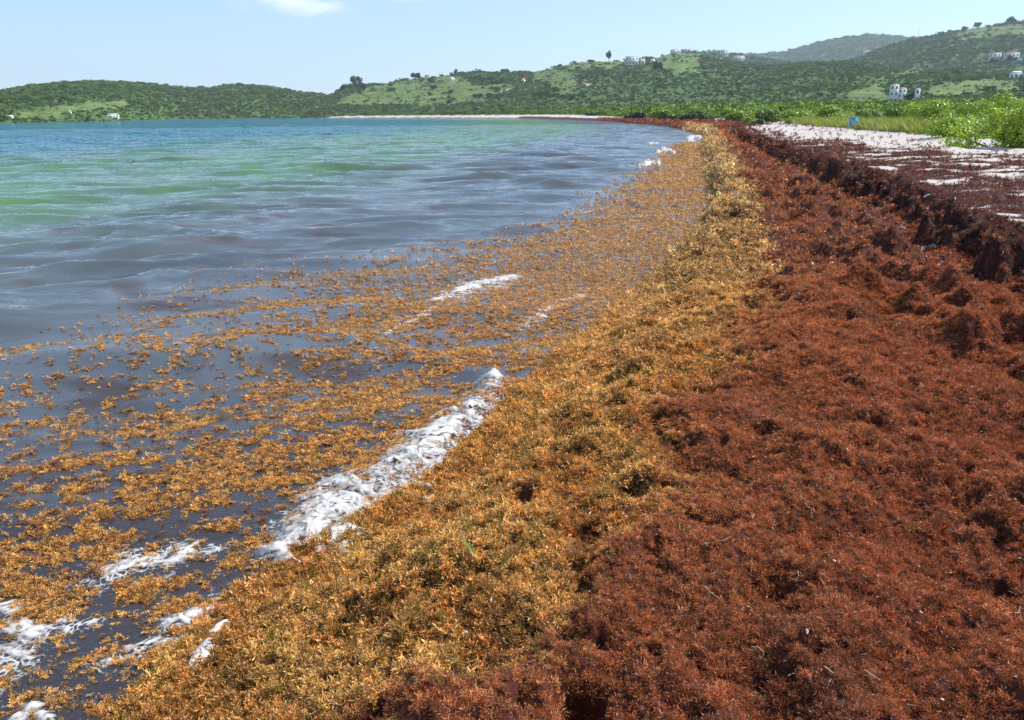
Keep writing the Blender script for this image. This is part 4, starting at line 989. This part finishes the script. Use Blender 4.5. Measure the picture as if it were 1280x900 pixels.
house('small white hut with red roof alone on the bushy slope', 654, 104, [(0, 0, 5, 4, 4.2, W_white, 'gable', R_red, 1, 1, False)])
house('pale low house with pink roof on the left ridge', 536, 97.5, [(0, 0, 10, 5, 2.8, W_white, 'hip', R_pink, 1, 3, False)])
house('small cream house leftmost on the left ridge', 506, 100, [(0, 0, 8, 5, 2.8, W_cream, 'flat', R_white, 1, 2, False)])
house('tiny white house below the tall thin ridge tree', 565, 101, [(0, 0, 6, 4, 2.8, W_white, 'hip', R_white, 1, 2, False)])
house('tall white three-storey villa half hidden in the green slope', 1121, 129, [(-4, 0, 9, 8, 19, W_white, 'hip', R_pink, 3, 2, False), (4, 1, 8, 7, 15, W_white, 'hip', R_pink, 3, 2, False), (19, 3, 5, 5, 15, W_white, 'flat', R_grey, 2, 1, False)])
house('flat-roofed pale hill house left of the blue-walled one', 1243, 76, [(0, 0, 11, 7, 7.5, W_white, 'flat', R_pink, 2, 3, True), (0, 0.6, 12, 7, 2.4, W_blue, 'flat', W_blue, 1, 2, False)])
house('larger hill house with red roof and blue lower wall', 1263, 78, [(0, 0, 14, 8, 9, W_white, 'hip', R_red, 2, 4, True), (1, -1.5, 17, 8, 3, W_blue, 'flat', W_blue, 1, 3, False)])
house('white house with red-tipped pyramid roofs at the right edge', 1271, 99, [(-1, 0, 12, 8, 6, W_white, 'gable', R_white, 1, 3, True), (9, -2, 8, 8, 7.5, W_pink, 'gable', R_red, 2, 2, False)])
house('small white house on the shoulder of the high hill', 1083, 68.5, [(0, 0, 7, 5, 3.4, W_white, 'hip', R_grey, 1, 2, False)])
house('white beach house with grey roof at the foot of the headland', 141, 147.5, [(0, 0, 13, 6, 3.6, W_white, 'hip', R_grey, 1, 4, False)])
house('tiny pale house above the shore on the headland', 87, 142.5, [(0, 0, 4, 3, 3.0, W_white, 'hip', R_grey, 1, 1, False)])
house('tiny pale house at the far left on the headland shore', 14, 148.5, [(0, 0, 5, 4, 2.5, W_white, 'hip', R_white, 1, 1, False)])
def mast(label, px, py, hpx):
    q = next(q for q in (hit(px, py + k, hill_trees) for k in range(12)) if q); p, dist, _ = q; h = hpx * dist / FPX
    e = bpy.data.objects.new('antenna_mast', None); col.objects.link(e); e.location = p; tag(e, label, 'mast')
    sv, st = tubes([((0, 0, -1), (0, 0, h), .5, .3)]); add('pole', np_mesh('pole', sv, st), M_rail, e)
    sv, st = tubes([((-1.2, 0, h * f), (1.2, 0, h * f), .15, .15) for f in (.55, .75, .92)], 4); add('antenna', np_mesh('antenna', sv, st), M_rail, e)
mast('thin mast on the far saddle between the two high hills', 1147, 50, 13)
mast('short mast beside the left ridge house', 845, 66, 8)

# pale dirt track on the slope
def path(pxs, w):
    pts = [hit(a, b, hill_trees)[0] for a, b in pxs]; V = []; Fq = []
    P2 = []
    for a, b in zip(pts[:-1], pts[1:]):
        for k in range(6): P2.append(a.lerp(b, k / 6))
    for i, p in enumerate(P2):
        t = (P2[min(i + 1, len(P2) - 1)] - P2[max(i - 1, 0)]); n_ = Vector((-t.y, t.x, 0)).normalized() * w
        for q in (p + n_, p - n_):
            z_ = max((c_[0].z for c_ in (tr.ray_cast(Vector((q.x, q.y, 900)), Vector((0, 0, -1))) for tr in hill_trees) if c_[0] is not None and abs(c_[0].z - p.z) < 15), default=p.z)
            V.append((q.x, q.y, z_ + .6))
        if i: k = 2 * i; Fq.append((k - 2, k - 1, k + 1, k))
    o = add('dirt_track', np_mesh('dirt_track', np.array(V), np.array(Fq)), plain('track', (.36, .31, .26), .9, .2, .3)); tag(o, kind='structure')
path([(719, 95), (722, 98), (728, 101), (736, 106), (744, 113)], 3.2)
path([(628, 116), (640, 110), (650, 107), (662, 106)], 2.4)

# ------------------------------------------------------------------ boat at the far left
M_hull = plain('boat_hull', (.80, .80, .80), .4); M_redp = plain('red_paint', (.5, .06, .06), .4)
def boat(label, px, py, lpx):
    x, y = P(px, py, 0); dist = math.hypot(x, y); Ln = lpx * dist / FPX; e = bpy.data.objects.new('motor_boat', None); col.objects.link(e); e.location = (x, y, 0); e.rotation_euler.z = -math.atan2(x, y); tag(e, label, 'boat')
    V = []; T = []; ns = 10
    for i in range(ns):
        t = i / (ns - 1); xx = (t - .5) * Ln; w = Ln * .15 * math.sin(math.pi * min(1, .28 + .72 * (1 - t)) * .5 + 0) * (1 if t < .6 else max(.02, 1 - ((t - .6) / .4) ** 2)); hh = Ln * (.10 + .05 * t * t)
        V += [(xx, -w, hh), (xx * .97, -w * .7, -.3), (xx * .97, w * .7, -.3), (xx, w, hh)]
        if i: k = 4 * i; T += [(k - 4, k - 3, k + 1, k), (k - 3, k - 2, k + 2, k + 1), (k - 2, k - 1, k + 3, k + 2), (k - 1, k - 4, k, k + 3)]
    T.append((0, 3, 2, 1)); add('hull', np_mesh('hull', np.array(V), np.array(T), False), M_hull, e)
    c_ = box_obj('cabin', M_hull, e, (-Ln * .12, Ln * .15, -Ln * .07, Ln * .07, Ln * .11, Ln * .22)); box_obj('windscreen', M_glass, c_, (-Ln * .10, Ln * .13, -Ln * .073, Ln * .073, Ln * .15, Ln * .19))
    box_obj('stripe', M_redp, e, (-Ln * .45, Ln * .2, -Ln * .152, -Ln * .148, Ln * .03, Ln * .07)); box_obj('engine', M_redp, e, (-Ln * .56, -Ln * .50, -Ln * .03, Ln * .03, 0, Ln * .15))
boat('small white and red motor boat moored off the headland', 65, 152.6, 10)

# ------------------------------------------------------------------ things lying on the beach
def bhit(px, py):
    q = beach_tree.ray_cast(camv, pix_dir(px, py)); return q[0], q[3]
M_blue = plain('blue_plastic', (.03, .30, .62), .4, .08, 8)
p, dist = bhit(1066, 161); p = Vector(P(1066, 156, ground_z(*P(1066, 156, 1.1)))+ (0,)) if p is None else p
e = bpy.data.objects.new('plastic_crate', None); col.objects.link(e); e.location = p + Vector((0, 0, .12)); e.rotation_euler = (.03, .05, .15); tag(e, 'bright blue plastic crate standing in the dune grass', 'crate')
s = dist / FPX; w, h, t = 4.0 * s, 10.0 * s, .03
box_obj('side_panel', M_blue, e, (-w, w, -w * .8, -w * .8 + t, 0, h)); box_obj('side_panel', M_blue, e, (-w, w, w * .8 - t, w * .8, 0, h))
box_obj('end_panel', M_blue, e, (-w, -w + t, -w * .8 + t, w * .8 - t, 0, h)); box_obj('end_panel', M_blue, e, (w - t, w, -w * .8 + t, w * .8 - t, 0, h))
box_obj('bottom', M_blue, e, (-w + t, w - t, -w * .8 + t, w * .8 - t, .01, .04)); box_obj('rim', M_blue, e, (-w - .02, w + .02, -w * .8 - .02, -w * .8 - .001, h - .06, h + .01), (-w - .02, w + .02, w * .8 + .001, w * .8 + .02, h - .06, h + .01))
M_dk = plain('dark_rock', (.02, .02, .022), .7, .3, 5)
def lump(name, label, cat, px, py, size, m, seed, squash=(1, 1, .6), up=.0, group=None):
    p, dist = bhit(px, py); g = np.random.default_rng(seed)
    import bmesh
    bm = bmesh.new(); bmesh.ops.create_icosphere(bm, subdivisions=3, radius=1)
    for v in bm.verts:
        d = v.co.copy(); k = 1 + .35 * float(pn(d.x * 1.4 + seed, d.y * 1.4 + d.z, 3)) + .12 * float(pn(d.x * 4 + seed, d.y * 4 + d.z * 3, 5))
        v.co = Vector((d.x * k * squash[0], d.y * k * squash[1], d.z * k * squash[2])) * size
    me = bpy.data.meshes.new(name); bm.to_mesh(me); bm.free(); o = add(name, me, m); o.location = p + Vector((0, 0, size * squash[2] * .6 + up)); o.rotation_euler.z = g.random() * 6.28
    tag(o, label, cat, group); return o
lump('rock', 'small black rock in the creeper at the right edge', 'rock', 1262, 168, .13, M_dk, 3)

M_twig = plain('pale_twig', (.40, .31, .23), .8, .2, 30); M_straw = plain('straw', (.38, .29, .15), .7, .15, 30); M_shell = plain('shell', (.52, .46, .41), .4, .1, 40); M_green = leafy('sea_grass', .35, .3, .5, False, (.13, .26, .05)); M_cyan = plain('pale_blue_plastic', (.35, .55, .62), .4, .05, 10); M_wht = plain('white_plastic', (.80, .80, .80), .4, .05, 10)
def curve_tube(name, label, cat, pix, rad, m, lift=.02, group=None, bend=0.0, flat=False):
    pts = []
    for a, b in pix:
        p, d = bhit(a, b); pts.append(p + Vector((0, 0, lift)))
    P2 = []
    n = len(pts)
    for i in range(n - 1):
        p0, p1, p2, p3 = pts[max(i - 1, 0)], pts[i], pts[i + 1], pts[min(i + 2, n - 1)]
        for k in range(5):
            t = k / 5; q = .5 * (2 * p1 + (p2 - p0) * t + (2 * p0 - 5 * p1 + 4 * p2 - p3) * t * t + (3 * p1 - p0 - 3 * p2 + p3) * t ** 3)
            if not flat and k: q = q + Vector((random.gauss(0, 1), random.gauss(0, 1), random.gauss(0, 1))) * (p2 - p1).length * .05
            q.z += bend * math.sin(math.pi * (i + t) / (n - 1)); P2.append(q)
    P2.append(pts[-1]); o0 = P2[0].copy(); P2 = [q - o0 for q in P2]
    if flat:
        V = []; T = []
        for i, q in enumerate(P2):
            t_ = (P2[min(i + 1, len(P2) - 1)] - P2[max(i - 1, 0)]).normalized(); sdv = t_.cross(Vector((0, 0, 1))).normalized() * rad * math.sin(math.pi * (.12 + .84 * i / (len(P2) - 1)))
            up_ = Vector((0, 0, rad * .35)); V += [(q + sdv + up_)[:], q[:], (q - sdv + up_)[:]]
            if i: k = 3 * i; T += [(k - 3, k - 2, k + 1, k), (k - 2, k - 1, k + 2, k + 1)]
        me = np_mesh(name, np.array(V), np.array(T), True, {'shade': ('FLOAT_COLOR', rgba(np.ones((len(V), 3))))})
    else:
        N_ = len(P2); sv, st = tubes([(P2[i], P2[i + 1], rad * .65 * (1 - .5 * i / N_), rad * .65 * (1 - .5 * (i + 1) / N_)) for i in range(N_ - 1)], 6); me = np_mesh(name, sv, st)
    o = add(name, me, m); o.location = o0; tag(o, label, cat, group); return o
def shell(label, px, py, size, m=None, seed=1, name='shell_fragment', cat='shell', group='shell fragments in the weed'):
    p, d = bhit(px, py); g = np.random.default_rng(seed); V = []; T = []; nu, nv = 7, 9; th = .1
    for lay in (0, 1):
        for i in range(nu):
            for j in range(nv):
                a = -1.1 + 2.2 * j / (nv - 1); r = .15 + .85 * i / (nu - 1); r *= 1 + .08 * math.sin(j * 2.6) + .06 * g.random()
                V.append((math.sin(a) * r * size, math.cos(a) * r * size, (.45 * math.sin(r * 2.4) + lay * th) * size * .8))
    o_ = nu * nv
    for i in range(nu - 1):
        for j in range(nv - 1):
            k = i * nv + j; T.append((k, k + nv, k + nv + 1, k + 1)); k += o_; T.append((k, k + 1, k + nv + 1, k + nv))
    for j in range(nv - 1):
        k = (nu - 1) * nv + j; T.append((k, k + o_, k + o_ + 1, k + 1)); T.append((j, j + 1, j + 1 + o_, j + o_))
    for i in range(nu - 1):
        for k, fl in ((i * nv, 0), (i * nv + nv - 1, 1)): T.append((k, k + nv, k + nv + o_, k + o_) if not fl else (k, k + o_, k + nv + o_, k + nv))
    o = add(name, np_mesh(name, np.array(V), np.array(T)), m or M_shell); o.location = p + Vector((0, 0, .028)); o.rotation_euler = (g.normal(.2, .4), g.normal(0, .4), g.random() * 6.28); tag(o, label, cat, group); return o
GR = 'sea grass blades on the golden weed'; TW = 'pale twigs and stalks in the red weed'
curve_tube('sea_grass_blade', 'long bright green blade on the golden weed below the breaker', 'sea grass', [(574, 680), (585, 694), (597, 713)], .0055, M_green, .035, GR, .012, True)
curve_tube('sea_grass_blade', 'short yellowish blade just above the long green one', 'sea grass', [(579, 655), (590, 668)], .004, M_green, .03, GR, .01, True)
curve_tube('sea_grass_blade', 'thin green blade standing among floating weed at the left', 'sea grass', [(167, 519), (169, 532)], .004, M_green, .05, GR, .02, True)
curve_tube('twig', 'long pale crooked stalk right of the centre in the red weed', 'twig', [(1000, 626), (1007, 638), (1016, 655)], .003, M_straw, .03, TW)
curve_tube('twig', 'straight straw stalk between the two hollows in the weed', 'twig', [(880, 742), (888, 750), (899, 758)], .003, M_straw, .03, TW)
curve_tube('twig', 'pale upright twig left of the dark hollow in the lower right', 'twig', [(996, 722), (996, 730), (993, 737)], .0032, M_twig, .03, TW)
curve_tube('twig', 'curled pale strand shaped like a hook, bottom centre right', 'twig', [(938, 818), (947, 819), (953, 826), (949, 833), (942, 833)], .0022, M_twig, .03, TW)
curve_tube('twig', 'knobbly white twig near the bottom edge', 'twig', [(1079, 848), (1088, 854), (1099, 861)], .0032, M_twig, .03, TW)
curve_tube('twig', 'short thick pale twig left of the knobbly white one', 'twig', [(1030, 844), (1035, 848), (1041, 852)], .0045, M_straw, .03, TW)
curve_tube('twig', 'white angled twig at the far right, lower half', 'twig', [(1246, 754), (1252, 758), (1258, 762)], .003, M_twig, .03, TW)
curve_tube('twig', 'small hooked strand just below the angled right twig', 'twig', [(1266, 775), (1273, 775), (1272, 768)], .002, M_twig, .03, TW)
curve_tube('twig', 'horizontal reddish stalk in the upper red mat', 'twig', [(1130, 634), (1142, 637), (1154, 635)], .0025, plain('red_stalk', (.40, .16, .09), .7), .03, TW)
curve_tube('twig', 'white splinter on the boundary of gold and red weed', 'twig', [(642, 748), (648, 753), (654, 759)], .0028, M_twig, .03, TW)
curve_tube('twig', 'pale stalk leaning left of the centre white chip', 'twig', [(940, 656), (943, 650)], .0025, M_twig, .03, TW)
curve_tube('twig', 'faint long strand across the middle of the red mat', 'twig', [(880, 688), (900, 684), (914, 680)], .002, M_twig, .03, TW)
for i, (lab, a, b, s_) in enumerate([('white chip above the centre of the red mat', 948, 642, .010), ('pale shell left of the hook-shaped strand', 1006, 799, .012), ('broken white shell near the bottom edge', 987, 855, .011), ('small white shell in the hollow left of the right edge', 1041, 710, .009),
        ('white shell at the right edge below mid height', 1272, 706, .010), ('white fleck of shell near the bottom right', 1176, 883, .009), ('pale shell in the dark part of the red mat', 1149, 773, .010), ('white shell on the golden weed left of the hollow', 582, 800, .011),
        ('small shell on the red weed above the big hollow', 737, 748, .009), ('flat pale shell in the golden weed', 747, 627, .010), ('white chip beside the small pit', 974, 554, .011), ('tiny chip right of the small pit', 1009, 561, .012), ('pale chip high on the red mat at the right', 1269, 632, .010), ('white shell in the golden weed far along the bank', 895, 415, .020), ('little white shell at the left of the golden weed', 708, 582, .011)]):
    shell(lab, a, b, s_ * .8, seed=20 + i)
def cap(label, px, py, r, m):
    p, d = bhit(px, py); V = []; T = []; n = 16
    for rr_, zz in ((r, 0), (r, r * .8), (r * .85, r * .95), (.001, r * .97)):
        for i in range(n): k = 1 + (.03 if i % 2 else 0); V.append((math.cos(6.283 * i / n) * rr_ * k, math.sin(6.283 * i / n) * rr_ * k, zz))
    for a in range(3):
        for i in range(n): j = (i + 1) % n; T.append((a * n + i, a * n + j, (a + 1) * n + j, (a + 1) * n + i))
    o = add('bottle_cap', np_mesh('bottle_cap', np.array(V), np.array(T)), m); o.location = p + Vector((0, 0, .025)); o.rotation_euler = (.5, .3, 0); tag(o, label, 'bottle cap')
cap('blue bottle cap lying in the golden weed', 669, 713, .007, plain('cap_blue', (.03, .12, .26), .4))
for lab, a, b, s_, m in [('pale blue plastic scrap on the old weed above the ledge', 1157, 250, .07, M_cyan), ('white plastic scrap on the old weed, furthest right', 1204, 234, .06, M_wht), ('turquoise plastic scrap on the wrack left of the sand patches', 1057, 202, .08, M_cyan), ('white plastic scrap at the foot of the ledge', 1174, 299, .06, M_wht), ('white plastic scrap lying far up the beach', 968, 203, .10, M_wht)]:
    shell(lab, a, b, s_, m, int(a), 'plastic_scrap', 'plastic scrap', 'plastic scraps washed onto the beach')

# ------------------------------------------------------------------ haze
m, nt, out = mat('haze_air')
pv = N(nt, 'ShaderNodeVolumePrincipled'); pv.inputs['Density'].default_value = .00011; pv.inputs['Color'].default_value = (.74, .88, 1, 1); pv.inputs['Anisotropy'].default_value = .25
L(nt, pv.outputs[0], out.inputs['Volume'])
V = []; Fq = []; box(V, Fq, -7500, 7500, -1500, 7500, -60, 420)
hz = add('haze', np_mesh('haze', np.array(V), np.array(Fq), False), m); tag(hz, 'pale sea haze over the bay', 'haze', kind='stuff')
